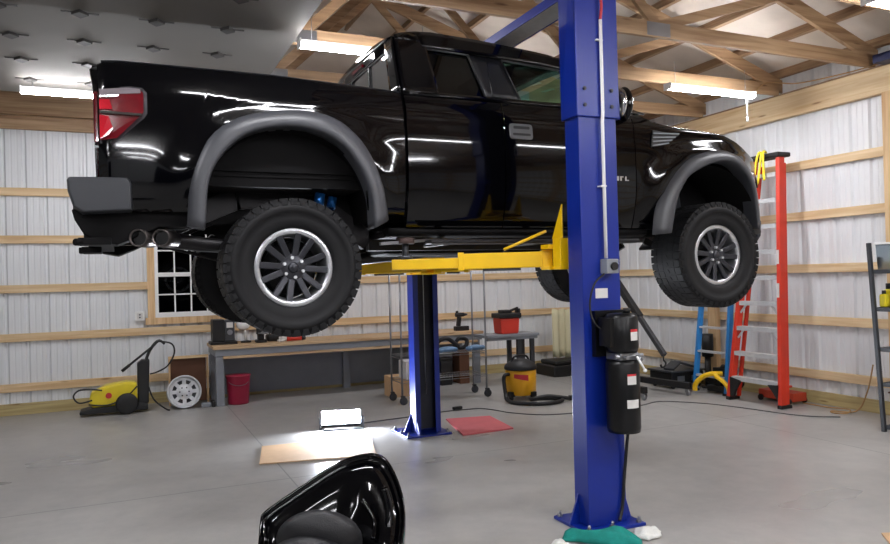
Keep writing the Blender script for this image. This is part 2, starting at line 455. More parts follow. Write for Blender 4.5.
# ceiling liner on the left, trusses and roof
mb = MB(); mb.box(LX, 1.4, FY, 8.8, 3.645, 3.658); ceil = struct(obj('ceiling', mb, M['liner']))
M['diam'] = mat('dark_grey_fixing', (58,56,54), .6)
mb0 = None
for v in (8.75-.2, 7.35-.98*.836*0, 6.47, 5.6, 4.7, 3.8):
    pass
fix_u = [-2.46, -1.9, -1.34, -.80, -.26, .28, .82]
first = None
for j, v in enumerate((5.4, 6.1, 6.8, 7.5, 8.2)):
    for i in range(7):
        u = -.25+.54*(i-4)
        if j == 3 and i in (5, 6): pass
        if first is None:
            mb = MB()
            mb.prism([(u-.06, v), (u, v-.075), (u+.06, v), (u, v+.075)], 3.622, 3.644, 'xy')
            mb.box(u-.13, u+.13, v-.008, v+.008, 3.638, 3.6445)
            first = obj('ceiling_fixing', mb, M['diam'], ceil); fu, fv = u, v
        else:
            c = first.copy(); COL.objects.link(c); c.parent = ceil
            c.location = first.location+Vector((u-fu, v-fv, 0))
HZ, SL = 3.66, 4/12.
def roofz(u, base=HZ+.20): return base + (BX-abs(u))*SL
mb = MB()
for s in (-1, 1):
    mb.add([(0, FY-.3, roofz(0)+.14), (s*(BX+.3), FY-.3, roofz(BX+.3)+.14), (s*(BX+.3), BY+.3, roofz(BX+.3)+.14), (0, BY+.3, roofz(0)+.14)], [(0,1,2,3)])
rf = struct(obj('roof', mb, M['roof'], fix=False, solid=.02))
for s in (1, -1):
    for k in range(13 if s > 0 else 9):
        u = s*(.12+k*.6)
        mb = MB(); zz = roofz(u)+.065
        mb.beam((u, FY, zz), (u, BY, zz), .04, .11, up=(s*SL, 0, 1)); obj('purlin', mb, M['ty'], rf)
mb = MB(); mb.box(BX-.04, BX+.3, FY, BY, 3.645, 3.659); obj('eave_board', mb, M['ty'], rf)
tr0 = None
for i, v in enumerate((8.84, 7.60, 6.35, 5.12, 3.9, 2.7, 1.5, .3, -.9, -2.1, -3.3, -4.5, -5.7, -6.9, -8.1)):
    if tr0 is None:
        mb = MB(); T = .04; y = v
        mb.beam((LX+.05, y, HZ+.07), (BX-.0, y, HZ+.07), T, .14)
        for s in (-1, 1):
            mb.beam((s*(BX+.1), y, roofz(BX+.1)-.07), (0, y, roofz(0)-.07), T, .14)
            nodes = [(4.42, 5.9), (4.42, 3.0), (1.5, 3.0), (1.5, 0.0)]
            for a, b in nodes:
                mb.beam((s*a, y, HZ+.1), (s*b, y, roofz(b)-.1), T*.95, .09)
        tr0 = obj('roof_truss', mb, M['tx']); tr0['kind'] = 'structure'
        mb = MB()
        for a in (4.42, -4.42, 1.5): mb.box(a-.13, a+.13, y-.023, y+.023, HZ+.01, HZ+.13)
        obj('gusset_plate', mb, M['galv'], tr0)
        y0_ = tr0.location.y
    else:
        c = copy_tree(tr0); c.location.y = tr0.location.y + (v-8.84)

# ------------------------------------------------------------------ lights
def shop_light(u, v, label, z=3.5, group=None, rot=False):
    t = thing('shop_light', label, 'light', (u, v, z), group)
    h = .6
    mb = MB(); mb.prism([(v-.035, z+.028), (v-.022, z+.06), (v+.022, z+.06), (v+.035, z+.028)], u-h, u+h, 'yz'); mb.box(u-h-.012, u-h, v-.055, v+.055, z-.01, z+.06); mb.box(u+h, u+h+.012, v-.055, v+.055, z-.01, z+.06)
    obj('housing', mb, M['white'], t)
    mb = MB()
    prof = [(v+.05*math.cos(a), z+.026-.036*math.sin(a)) for a in [PI*k/8 for k in range(9)]]
    mb.prism(prof, u-h+.001, u+h-.001, 'yz'); obj('diffuser', mb, M['led'], t)
    mb = MB()
    for s in (-.5, .5): mb = MB(); mb.cyl((u+s, v, z+.06), (u+s, v, 3.64 if u < 1.2 else 3.80), .003, n=6); obj('hanger_wire', mb, M['galv'], t)
    return t
shop_light(5.92, 6.02, 'lit shop light under the trusses above the front of the truck')
shop_light(1.98, 5.92, 'lit shop light glowing just behind the truck cab roof')
shop_light(-.27, 8.2, 'lit shop light at the end of the ceiling liner over the tailgate')
shop_light(5.64, 3.56, 'lit shop light cut off at the top right corner of the photo')
G = 'shop lights hung out of the camera view'
for u, v in ((1.0, 3.3), (-1.6, 3.6), (2.35, .9), (3.7, .9), (5.05, .9), (-1.4, .9), (3.9, -1.7), (.3, -1.7), (-3.0, -1.7), (4.6, 8.3), (3.9, -4.1), (.3, -4.1), (-3.0, -4.1), (3.9, -6.5), (.3, -6.5)):
    shop_light(u, v, 'white LED shop light hung outside what the photo shows', group=G)

# cord drops from the fixtures
mb = MB(); mb.tube(smooth_path([(6.56,6.02,3.56),(6.8,6.05,3.70),(7.1,5.9,3.68),(7.22,5.4,3.67),(7.24,5.02,3.67)]), .007); tag(obj('light_cable', mb, M['orangecord']), 'tan cable running along the header above the right wall', 'cable')
mb = MB(); mb.cyl((6.42,6.0,3.26),(6.42,6.0,3.48),.008); mb.cyl((6.42,6.0,3.22),(6.42,6.0,3.27),.012); tag(obj('pull_cord', mb, M['white']), 'short white pull cord hanging from the light above the front of the truck', 'cord')
mb = MB(); mb.box(7.08,7.25,4.78,4.98,3.645,3.73); tag(obj('junction_box', mb, mat('dark_slate_blue', (30,38,76), .5), bevel=.006), 'dark blue box sitting on top of the right wall header', 'box')
# outlet on the back wall
t = thing('wall_outlet', 'white electrical outlet box on the siding left of the window', 'outlet', (.2, BY, 1.1))
mb = MB(); mb.box(.14,.26,BY-.015,BY+.044,1.1,1.22); obj('outlet_box', mb, M['white'], t, bevel=.005)
mb = MB(); mb.box(.165,.235,BY-.02,BY-.0152,1.12,1.2); obj('cover_plate', mb, M['label'], t, bevel=.002)
mb = MB()
for z in (1.135, 1.17): mb.box(.19,.21,BY-.022,BY-.0202,z,z+.018)
obj('socket', mb, M['dgrey'], t)

# ------------------------------------------------------------------ the pickup truck
CY = 5.42
truck = thing('pickup_truck', 'black extended-cab pickup truck raised on the blue two-post lift', 'truck', (2.6, CY, 1.23))
def bw(x, z):
    """half width of the body skin"""
    w = 1.015 - .12*((z-2.32)/.5)**2*(.42 if z > 2.32 else .9)
    if z > 2.70: w -= .35*(z-2.70)**2*6
    if x < 1.70: w += .012*math.sin(PI*min(1, max(0, (x+.1)/1.8)))
    if x < -.07: w -= .03*((-.07-x)/.035)**2
    if x > 4.25: w -= .45*(x-4.25)**2.6
    w += .010*math.exp(-((z-2.66)/.035)**2)+.007*math.exp(-((z-2.50)/.03)**2)+.008*math.exp(-((z-2.165)/.03)**2)
    if z > 1.9:
        for cx, cz in ((.95, 1.95), (4.30, 1.90)):
            d = math.hypot(x-cx, z-cz)
            w += .036*math.exp(-((d-.60)/.12)**2)*min(1, (z-1.9)/.3)
    return w
ZT_BED = [(-.13, 2.805), (-.10, 2.825), (.0, 2.835), (.9, 2.825), (1.695, 2.785)]
ZT_CAB = [(1.72, 2.775), (3.62, 2.775)]
ZT_FEN = [(3.55, 2.775), (3.66, 2.765), (3.77, 2.72), (3.94, 2.695), (4.46, 2.655), (4.64, 2.61), (4.80, 2.55), (5.1, 2.46)]
AR_IN = [(.44, 1.88), (.448, 1.972), (.470, 2.164), (.545, 2.315), (.69, 2.442), (.885, 2.497), (1.087, 2.49), (1.25, 2.416), (1.366, 2.282), (1.444, 2.098), (1.456, 1.888)]
AR_OUT = [(.345, 1.90), (.352, 1.99), (.376, 2.225), (.471, 2.43), (.628, 2.547), (.867, 2.608), (1.115, 2.614), (1.301, 2.546), (1.442, 2.404), (1.534, 2.196), (1.574, 1.95)]
AF_IN = [(3.835, 1.86), (3.86, 1.97), (3.905, 2.128), (3.97, 2.24), (4.063, 2.325), (4.292, 2.418), (4.482, 2.426), (4.64, 2.345), (4.735, 2.22), (4.775, 2.08), (4.80, 1.90)]
AF_OUT = [(3.70, 1.85), (3.715, 1.97), (3.745, 2.08), (3.843, 2.262), (4.027, 2.44), (4.254, 2.522), (4.486, 2.524), (4.70, 2.432), (4.83, 2.27), (4.885, 2.07), (4.90, 1.86)]
def archz(A, x):
    return interp(A, x) if A[0][0] < x < A[-1][0] else None
def zb(x, base, A):
    z = archz(A, x) if A else None
    if z is None: return base
    return max(base, z+.03)
def linspace(a, b, n): return [a+(b-a)*i/(n-1) for i in range(n)]
def body_panel(name, x0, x1, zt, base, A, s, parent, m, nz=16, dx=.03, lip=.03, x0f=None):
    n = max(3, int((x1-x0)/dx)); rows = []
    xs = linspace(x0, x1, n)
    if A:
        xs = sorted(set(xs+[A[0][0]+.001, A[0][0]-.001, A[-1][0]-.001, A[-1][0]+.001])) 
        xs = [x for x in xs if x0 <= x <= x1]
    for i, x in enumerate(xs):
        b = base(x) if callable(base) else base
        lo = zb(x, b, A); hi = interp(zt, x)
        col = []
        for k in range(nz):
            t = k/(nz-1); t = 1-(1-t)**1.35
            z = lo+(hi-lo)*t
            col.append((x, CY+s*bw(x, z), z))
        # turn inward at the top and bottom
        w = bw(x, hi)
        col += [(x, CY+s*(w-.012), hi+.006), (x, CY+s*(w-lip), hi+.008)]
        col = [(x, CY+s*(bw(x, lo)-.03), lo+.004)]+col
        rows.append(col)
    e0 = [(p[0], p[1]-s*.03, p[2]) for p in rows[0]]; e1 = [(p[0], p[1]-s*.03, p[2]) for p in rows[-1]]
    mb = MB(); mb.grid(rows, True)
    r0 = [(p[0]-.0003, p[1]-s*.0006, p[2]) for p in rows[0]]; r1 = [(p[0]+.0003, p[1]-s*.0006, p[2]) for p in rows[-1]]
    mb.add(r0+e0, [(i, i+1, len(e0)+i+1, len(e0)+i) for i in range(len(e0)-1)])
    mb.add(r1+e1, [(i, i+1, len(e0)+i+1, len(e0)+i) for i in range(len(e0)-1)])
    return obj(name, mb, m, parent, fix=True)

GW0, GK = .925, .40
def gw(z): return GW0-(z-2.79)*GK
QW = dict(rt=(1.962, 3.162), rb=(1.99, 2.815), fb=(2.352, 2.815), ft=(2.285, 3.15))
FW = dict(rt=(2.55, 3.138), rb=(2.64, 2.805), fb=(3.52, 2.815), ft=(3.14, 3.095))
ROOFE = [(1.735, 3.235), (1.80, 3.262), (1.90, 3.280), (2.02, 3.288), (2.40, 3.270), (2.90, 3.225), (3.08, 3.195), (3.20, 3.15)]
APIL = [(3.20, 3.15), (3.45, 2.98), (3.72, 2.79)]
def gp(x, z, s, off=0): return (x, CY+s*(gw(z)+off), z)
def strip(mb, A, B, s, n=10, off=0):
    rows = []
    for a, b in zip(A, B):
        rows.append([gp(a[0]+(b[0]-a[0])*k/n, a[1]+(b[1]-a[1])*k/n, s, off) for k in range(n+1)])
    mb.grid(rows, True)
def res(P, n):
    L_ = [0]
    for a, b in zip(P, P[1:]): L_.append(L_[-1]+math.dist(a, b))
    out = []
    for i in range(n):
        t = L_[-1]*i/(n-1)
        for k in range(len(P)-1):
            if t <= L_[k+1]+1e-9:
                q = (t-L_[k])/(L_[k+1]-L_[k]) if L_[k+1] > L_[k] else 0
                out.append((P[k][0]+(P[k+1][0]-P[k][0])*q, P[k][1]+(P[k+1][1]-P[k][1])*q)); break
    return out

def flare(A_in, A_out, s, n=40):
    I = [tuple(v) for v in smooth_path([(p[0], 0, p[1]) for p in A_in], 5)]; O = [tuple(v) for v in smooth_path([(p[0], 0, p[1]) for p in A_out], 5)]
    I = res([(p[0], p[2]) for p in I], n); O = res([(p[0], p[2]) for p in O], n)
    rows = []
    for i, o_ in zip(I, O):
        sec = []
        for t, w in ((0, 0.004), (.04, .022), (.16, .048), (.38, .068), (.62, .078), (.85, .080), (.96, .074), (1.0, .06), (1.02, .0), (1.02, -.06)):
            x = o_[0]+(i[0]-o_[0])*t; z = o_[1]+(i[1]-o_[1])*t
            sec.append((x, CY+s*(1.015+w-.005-(.11*((x-4.4)/.5)**2 if x > 4.4 else 0)), z))
        rows.append(sec)
    mb = MB(); mb.grid(rows, True)
    for r in (rows[0], rows[-1]): mb.add(r, [tuple(range(len(r)))])
    return mb

def plate(mb, poly, off, th, s, n_in=0, wfun=None):
    wf = wfun or bw
    n = len(poly)
    a = [(x, CY+s*(wf(x, z)+off), z) for x, z in poly]; b = [(x, CY+s*(wf(x, z)+off-th), z) for x, z in poly]
    mb.add(a, [tuple(range(n))]); mb.add(b, [tuple(reversed(range(n)))])
    mb.add(a+b, [(i, n+i, n+(i+1) % n, (i+1) % n) for i in range(n)])
def rrect(x0, x1, z0, z1, r, n=4):
    out = []
    for cx, cz, a in ((x1-r, z1-r, 0), (x0+r, z1-r, 90), (x0+r, z0+r, 180), (x1-r, z0+r, 270)):
        for k in range(n+1):
            t = math.radians(a+90*k/n); out.append((cx+r*math.cos(t), cz+r*math.sin(t)))
    return out

for s in (-1, 1):
    P = M['carpaint']
    body_panel('bed_side', -.105, 1.700, ZT_BED, lambda x: 1.985, AR_IN, s, truck, P)
    rd = body_panel('rear_door', 1.722, 2.440, ZT_CAB, lambda x: 1.90, None, s, truck, P)
    fd = body_panel('front_door', 2.448, 3.560, ZT_CAB, lambda x: 1.90, None, s, truck, P)
    fe = body_panel('fender', 3.568, 5.10, ZT_FEN, lambda x: 1.90 if x < 4.6 else 2.0, AF_IN, s, truck, P, dx=.025)
    # wheel arch flares
    obj('wheel_arch_flare', flare(AR_IN, AR_OUT, s), M['flare'], truck)
    obj('wheel_arch_flare', flare(AF_IN, AF_OUT, s), M['flare'], truck)
    # wheel well liners
    for (cx, cz, r) in ((.95, 1.95, .54), (4.32, 1.90, .50)):
        rows = []
        for k in range(17):
            a = PI*k/16
            rows.append([(cx+r*math.cos(a), CY+s*.985, cz+r*math.sin(a)*1.02), (cx+r*math.cos(a), CY+s*.5, cz+r*math.sin(a)*1.02)])
        mb = MB(); mb.grid(rows, True)
        mb.add([r_[1] for r_ in rows], [tuple(range(17))])
        obj('wheel_well', mb, M['under'], truck, fix=False)
    # rocker and running board
    mb = MB()
    rows = []
    for x in linspace(1.60, 3.72, 12):
        rows.append([(x, CY+s*bw(x, 1.905)-s*.03, 1.905), (x, CY+s*(bw(x, 1.9)-.005), 1.895), (x, CY+s*(bw(x, 1.9)-.01), 1.86), (x, CY+s*.86, 1.84), (x, CY+s*.80, 1.90)])
    mb.grid(rows, True)
    for r in (rows[0], rows[-1]): mb.add(r, [tuple(range(5))])
    obj('rocker_panel', mb, M['under'], truck)
    mb = MB(); mb.box(1.85, 3.55, CY+s*.985-.07, CY+s*.985+.05, 1.79, 1.82)
    for x in (2.0, 2.7, 3.4): mb.beam((x, CY+s*.97, 1.80), (x, CY+s*.60, 1.80), .05, .03)
    obj('running_board', mb, M['frame'], truck, bevel=.008)
    # greenhouse side
    mb = MB()
    belt = 2.783
    n = 9
    # rear quarter pillar
    A = res([(1.725, belt), (1.73, 3.0), (1.735, 3.235)], n); B = res([(QW['rb'][0], belt), QW['rb'], QW['rt'], (1.93, 3.28)], n)
    strip(mb, A, B, s)
    # band above the windows
    T = res([(x, z) for x, z in ROOFE if x >= 1.9], 12); Bm = res([QW['rt'], QW['ft'], FW['rt'], (2.85, 3.125), FW['ft']], 12)
    strip(mb, [(QW['rt'][0]-.03, 3.16)]+Bm, [(1.9, 3.28)]+T, s, 4)
    # band under the windows
    strip(mb, res([(1.725, belt), (3.72, belt)], 12), res([(1.73, QW['rb'][1]), (2.4, 2.812), (3.60, 2.815)], 12), s, 2)
    # corner piece at the cab back top
    strip(mb, res([(1.735, 3.235), (1.80, 3.262), (1.90, 3.280)], 4), res([(1.735, 3.20), (1.93, 3.2)], 4), s, 2)
    obj('cab_side', mb, P, truck, solid=.02)
    mb = MB(); strip(mb, res([QW['fb'], QW['ft']], 6), res([FW['rb'], FW['rt']], 6), s, 5, .003)
    strip(mb, res([(2.405, 2.816), (2.425, 3.14)], 3), res([(2.413, 2.816), (2.433, 3.14)], 3), s, 1, .006)
    obj('door_pillar', mb, M['satin'], truck, solid=.02)
    mb = MB(); strip(mb, res([FW['fb'], FW['ft'], (3.12, 3.10)], 8), res([(3.66, 2.80), (3.24, 3.13), (3.18, 3.16)], 8), s, 3)
    obj('windshield_pillar', mb, P, truck, solid=.03)
    # window glass and black seal
    for nm, W, gm, par in (('quarter_window', QW, M['glass_dark'], rd), ('door_window', FW, M['glass_clear'], fd)):
        mb = MB(); strip(mb, res([W['rb'], W['rt']], 6), res([W['fb'], W['ft']], 6), s, 8, -.012)
        obj(nm, mb, gm, par, fix=False)
        loop = [W['rb'], W['rt'], W['ft'], W['fb']]
        mb = MB(); mb.tube([gp(p[0], p[1], s, .002) for p in loop], .009, closed=True, n=6)
        obj('window_seal', mb, M['satin'], par)
    # ledge between the doors and the greenhouse
    mb = MB(); rows = []
    for x in linspace(1.722, 3.66, 14):
        rows.append([(x, CY+s*(bw(x, 2.775)-.028), 2.782), (x, CY+s*(gw(2.79)+.015), 2.790), (x, CY+s*(gw(2.79)-.005), 2.80)])
    mb.grid(rows, True); obj('belt_molding', mb, P, truck, solid=.01)
    # door handles
    mb = MB(); plate(mb, rrect(2.485, 2.668, 2.520, 2.630, .022), .012, .02, s); h = obj('door_handle', mb, M['handle'], fd, bevel=.004)
    h['label'] = 'grey door handle'
    mb = MB(); plate(mb, rrect(2.512, 2.642, 2.592, 2.612, .008), .016, .01, s); plate(mb, rrect(2.505, 2.648, 2.545, 2.562, .008), .016, .01, s)
    mb.mi = 0; obj('handle_slot', mb, M['blackpl'], fd)
    # door lower styling crease, badge
    mb = MB(); plate(mb, rrect(3.36, 3.40, 2.255, 2.288, .004), .006, .01, s); plate(mb, rrect(3.41, 3.425, 2.255, 2.288, .003), .006, .01, s); plate(mb, [(3.41,2.28),(3.44,2.28),(3.44,2.288),(3.41,2.288)], .006, .01, s)
    plate(mb, rrect(3.455, 3.47, 2.255, 2.288, .003), .006, .01, s); plate(mb, [(3.455,2.255),(3.49,2.255),(3.49,2.263),(3.455,2.263)], .006, .01, s); plate(mb, rrect(3.30,3.35,2.262,2.284,.006), .006, .01, s)
    b_ = obj('badge', mb, M['chrome'], fd)
    # fender vent
    vp = [(3.712, 2.520), (3.86, 2.548), (3.995, 2.632), (3.74, 2.655)]
    mb = MB(); plate(mb, vp, .006, .02, s); vent = obj('fender_vent', mb, M['blackpl'], fe)
    mb = MB()
    for k in range(4):
        t = k/3.0; za, zc = 2.533+.032*k, 2.563+.026*k
        xb = 3.86+.035*k
        y = lambda x, z: CY+s*(bw(x, z)+.014)
        mb.beam((3.725+.004*k, y(3.72, za), za), (xb+.02, y(xb, zc), zc-.004), .012, .009, up=(0, 0, 1))
    obj('vent_blade', mb, M['grey'], vent)
    # fuel door / fender badge outline (right side only seen)
    # tail lamp
    tl = [(-.098, 2.668), (.06, 2.688), (.125, 2.684), (.150, 2.655), (.150, 2.535), (.132, 2.508), (-.01, 2.368), (-.03, 2.358), (-.098, 2.356)]
    mb = MB(); plate(mb, tl, .006, .02, s); lamp = obj('tail_light', mb, M['lens_rim'], truck, bevel=.004)
    inner = [(-.096, 2.655), (.05, 2.672), (.112, 2.668), (.130, 2.648), (.130, 2.542), (.115, 2.520), (-.01, 2.385), (-.096, 2.372)]
    mb = MB(); plate(mb, inner, .020, .02, s); l2 = obj('red_lens', mb, M['red_lens'], lamp, bevel=.004)
    mb = MB(); plate(mb, [(-.094, 2.655), (.05, 2.672), (.112, 2.668), (.116, 2.645), (-.094, 2.625)], .028, .01, s); obj('clear_lens', mb, M['lens_clear'], lamp)
    mb = MB(); plate(mb, [(-.094, 2.536), (.118, 2.528), (.118, 2.514), (-.094, 2.520)], .033, .01, s)
    plate(mb, [(-.094, 2.620), (.0, 2.628), (.0, 2.618), (-.094, 2.610)], .034, .01, s); obj('chrome_bar', mb, M['chrome'], lamp)
    mb = MB(); plate(mb, [(-.096, 2.60), (-.045, 2.60), (-.03, 2.545), (-.096, 2.545)], .031, .01, s)
    plate(mb, [(-.096, 2.51), (-.05, 2.505), (-.03, 2.44), (-.05, 2.40), (-.096, 2.38)], .031, .01, s); obj('bright_reflector', mb, M['red_lens2'], lamp)
    # tail light wrap on the rear face
    mb = MB(); mb.box(-.128, -.095, CY+s*.90-.05, CY+s*.90+.05, 2.37, 2.66); obj('rear_lens', mb, M['red_lens'], lamp, bevel=.01)
    # bed rail cap and inner bed wall
    mb = MB(); rows = []
    for x in linspace(-.085, 1.695, 20):
        z = interp(ZT_BED, x); w = bw(x, z)
        rows.append([(x, CY+s*(w-.005), z+.008), (x, CY+s*(w-.02), z+.020), (x, CY+s*(w-.11), z+.020), (x, CY+s*(w-.115), z-.01)])
    mb.grid(rows, True)
    for r in (rows[0], rows[-1]): mb.add(r, [tuple(range(4))])
    obj('bed_rail_cap', mb, M['satin'], truck)
    mb = MB(); mb.box(-.08, 1.69, CY+s*.86-.008, CY+s*.86+.008, 2.25, 2.80); obj('bed_wall', mb, M['under'], truck)
    # side mirror
    mb = MB()
    mb.sphere((3.375, CY+s*1.13, 2.80), (.05, .09, .125), 20, 14); mr_ = obj('side_mirror', mb, P, truck)
    mb = MB(); mb.sphere((3.340, CY+s*1.135, 2.805), (.028, .076, .106), 18, 12); obj('mirror_face', mb, M['chrome'], mr_)
    mb = MB(); mb.beam((3.53, CY+s*.93, 2.76), (3.40, CY+s*1.10, 2.72), .07, .045); obj('mirror_arm', mb, M['satin'], mr_, bevel=.01)
    # exterior front lamp
    mb = MB(); rows = []
    for x in linspace(4.93, 5.12, 6):
        rows.append([(x, CY+s*(bw(x, 2.3)+.003-(x-4.93)*.15), z) for z in linspace(2.20, 2.40, 5)])
    mb.grid(rows, True); obj('headlight', mb, M['lens_clear'], truck, solid=.02)

# tailgate, hood, roof, glass across
mb = MB(); rows = []
for k in range(13):
    y = -.88+1.76*k/12
    rows.append([(-.115-.012*math.cos(y*1.6), CY+y, 2.03), (-.125-.012*math.cos(y*1.6), CY+y, 2.3), (-.130-.012*math.cos(y*1.6), CY+y, 2.70), (-.145, CY+y, 2.79), (-.13, CY+y, 2.818), (-.08, CY+y, 2.822), (-.075, CY+y, 2.3)])
mb.grid(rows, True)
tg = obj('tailgate', mb, M['carpaint'], truck)
mb = MB(); mb.box(-.150, -.138, CY-.11, CY+.11, 2.56, 2.62); obj('tailgate_handle', mb, M['satin'], tg, bevel=.004)
mb = MB(); mb.prism([(-.15, 2.80), (-.12, 2.832), (-.06, 2.845), (-.03, 2.83), (-.06, 2.80)], CY-.86, CY+.86); obj('tailgate_spoiler', mb, M['satin'], tg, bevel=.008)
mb = MB(); mb.box(-.06, 1.69, CY-.85, CY+.85, 2.22, 2.25); obj('bed_floor', mb, M['under'], truck)
mb = MB(); mb.box(1.69, 1.705, CY-.86, CY+.86, 2.22, 2.80); obj('bed_front_wall', mb, M['under'], truck)
mb = MB(); rows = []
nx, ny = 22, 16
for x, z in res(ROOFE, nx):
    e = gw(z)
    rows.append([(x if abs(t) < .99 else x, CY+e*t, z+.075*(1-abs(t)**2.6)*min(1, (x-1.70)/.25)*(1 if x < 2.9 else max(.25, 1-(x-2.9)*1.6))) for t in linspace(-1, 1, ny)])
mb.grid(rows, True); obj('roof_panel', mb, M['carpaint'], truck, solid=.02)
# cab back
def zr(t): return 3.235+.055*(1-abs(t)**2.6)
mb = MB()
def back(x, t, z): return (x, CY+t*(gw(z)-.0), z)
for t0, t1, za, zb_ in ((-1, -.80, 2.783, 3.235), (.80, 1, 2.783, 3.235), (-.8, .8, 3.17, 3.245), (-.8, .8, 2.783, 2.86)):
    rows = [[back(1.722+(z-2.78)*.03, t, z) for t in linspace(t0, t1, 6)] for z in linspace(za, zb_, 6)]
    mb.grid(rows, True)
mb.grid([[back(1.735, t, 3.235) for t in linspace(-1, 1, 17)], [back(1.735, t, zr(t)) for t in linspace(-1, 1, 17)]])
obj('cab_back', mb, M['carpaint'], truck, solid=.015)
mb = MB(); mb.grid([[back(1.728+(z-2.78)*.03, t, z) for t in linspace(-.8, .8, 8)] for z in (2.86, 3.17)], True)
rw = obj('rear_window', mb, M['glass_rear'], truck, fix=False)
for t in (-.28, .28): mb = MB(); mb.beam(back(1.722, t, 2.862), back(1.732, t, 3.168), .02, .012, up=(1, 0, 0)); obj('sliding_window_frame', mb, M['blackpl'], rw)
mb = MB(); mb.tube([back(1.722, -.8, 2.862), back(1.732, -.8, 3.168), back(1.732, .8, 3.168), back(1.722, .8, 2.862)], .008, closed=True, n=6)
obj('window_seal', mb, M['satin'], rw)
mb = MB(); mb.box(1.705, 1.72, CY-.12, CY+.12, 3.19, 3.215); obj('brake_light', mb, M['red_lens'], truck)
# windshield
mb = MB()
rows = []
for k in range(8):
    q = k/7; x = 3.20+(3.70-3.20)*q; z = 3.15+(2.79-3.15)*q
    rows.append([(x+.10*(1-t*t), CY+t*(gw(z)-.01), z+.02*(1-t*t)) for t in linspace(-1, 1, 11)])
mb.grid(rows, True); obj('windshield', mb, M['glass_clear'], truck, fix=False)
# hood
mb = MB(); rows = []
for x, z in res([(3.66, 2.755), (3.77, 2.728), (3.94, 2.700), (4.46, 2.662), (4.70, 2.60), (4.98, 2.52), (5.20, 2.41), (5.24, 2.30)], 24):
    e = bw(min(x, 5.1), z)-.03-max(0, x-5.1)*.5
    rows.append([(x, CY+e*t, z+.055*(1-abs(t)**3)+(.03 if abs(t) < .45 else 0)*min(1, max(0, (4.9-x)))) for t in linspace(-1, 1, 21)])
mb.grid(rows, True); obj('hood', mb, M['carpaint'], truck, solid=.015)
mb = MB(); mb.box(3.60, 3.86, CY-.90, CY+.90, 2.72, 2.745); obj('wiper_cowl', mb, M['blackpl'], truck)
mb = MB(); mb.box(5.16, 5.22, CY-.62, CY+.62, 2.08, 2.42); gr = obj('grille', mb, M['blackpl'], truck, bevel=.02)
mb = MB()
for k in range(5): mb.box(5.22, 5.235, CY-.58, CY+.58, 2.12+.06*k, 2.135+.06*k)
obj('grille_slats', mb, M['dgrey'], gr)
mb = MB(); rows = []
for k in range(13):
    t = -1+2*k/12
    x = 5.34-.26*abs(t)**2.5
    rows.append([(x-.05, CY+.78*t, 1.80), (x, CY+.78*t, 1.86), (x+.01, CY+.78*t, 1.98), (x-.04, CY+.78*t, 2.06), (x-.14, CY+.78*t, 2.06)])
mb.grid(rows, True); obj('front_bumper', mb, M['bumper'], truck, solid=.03)
# rear bumper: steel centre, dark plastic end caps
mb = MB()
prof = [(-.265, 2.150), (-.255, 2.166), (-.10, 2.170), (.035, 2.170), (.052, 2.160), (.060, 2.135), (.062, 1.985), (-.19, 1.968), (-.235, 2.0), (-.262, 2.09)]
for s in (-1, 1):
    mb = MB()
    rows = []
    for y, k in ((1.052, .0), (1.045, .45), (1.02, .85), (.98, 1.0), (.55, 1.0)):
        cx, cz = -.10, 2.07
        q = .93+.07*k
        rows.append([(cx+(p[0]-cx)*q, CY+s*y, cz+(p[1]-cz)*q) for p in prof])
    mb.grid(rows, False, close=True)
    mb.add(rows[0], [tuple(range(len(prof)))]); mb.add(rows[-1], [tuple(range(len(prof)))])
    obj('rear_bumper_cap', mb, M['bumper'], truck, bevel=.006)
mb = MB(); mb.box(-.262, -.09, CY-.549, CY+.549, 1.98, 2.15); obj('rear_bumper', mb, M['satin'], truck, bevel=.02)
# lower rear valance
for s in (-1, 1):
    mb = MB()
    mb.prism([(-.25, 2.0), (-.235, 1.94), (-.19, 1.86), (-.13, 1.82), (-.02, 1.80), (.10, 1.85), (.20, 1.90), (.34, 1.90), (.44, 1.93), (.44, 2.0)], CY+s*.93, CY+s*.70)
    obj('rear_valance', mb, M['under'], truck, bevel=.01)
mb = MB(); mb.box(-.20, -.05, CY-.70, CY+.70, 1.83, 1.90); mb.box(-.24, -.12, CY-.12, CY+.12, 1.79, 1.83); mb.box(-.26, -.20, CY-.04, CY+.04, 1.79, 1.83)
mb.box(-.22, -.05, CY-.96, CY-.80, 1.80, 1.84); mb.cyl((-.20, CY-.94, 1.815), (-.235, CY-.97, 1.815), .02)
obj('tow_hitch', mb, M['under'], truck, bevel=.006)
# twin exhaust tips on the near side
ex = []
for x0, x1 in ((.085, .62), (.205, .72)):
    z = 1.838; mb = MB(); y0 = CY-.98
    prof = [(.046, 0), (.050, 0), (.050, .09), (.040, .15), (.036, .50)]
    # tip points back and outward; built along y' then turned
    k = len(mb.v)
    mb.lathe([(.041, .012), (.046, -.002), (.051, .0), (.052, .10), (.048, .20)], (0, 0, 0), 'x', n=24)
    mb.xf(Matrix.Translation((x0, y0+.02, z)) @ Matrix.Rotation(math.radians(66), 4, 'Z'))
    e = obj('exhaust_tip', mb, M['exh'], truck); e['label'] = 'steel exhaust tip'
    mb = MB(); d = Vector((math.cos(math.radians(66)), math.sin(math.radians(66)), 0))
    p = Vector((x0, y0+.02, z)); mb.cyl(p+d*.03, p+d*.031, .0395, n=20); obj('exhaust_opening', mb, M['blackpl'], e)
    mb = MB(); mb.tube(smooth_path([p+d*.19, p+d*.26, Vector((x1, CY-.66, 1.80)), Vector((x1+.7, CY-.55, 1.84))], 6), .040, n=12); obj('exhaust_pipe', mb, M['frame'], truck)
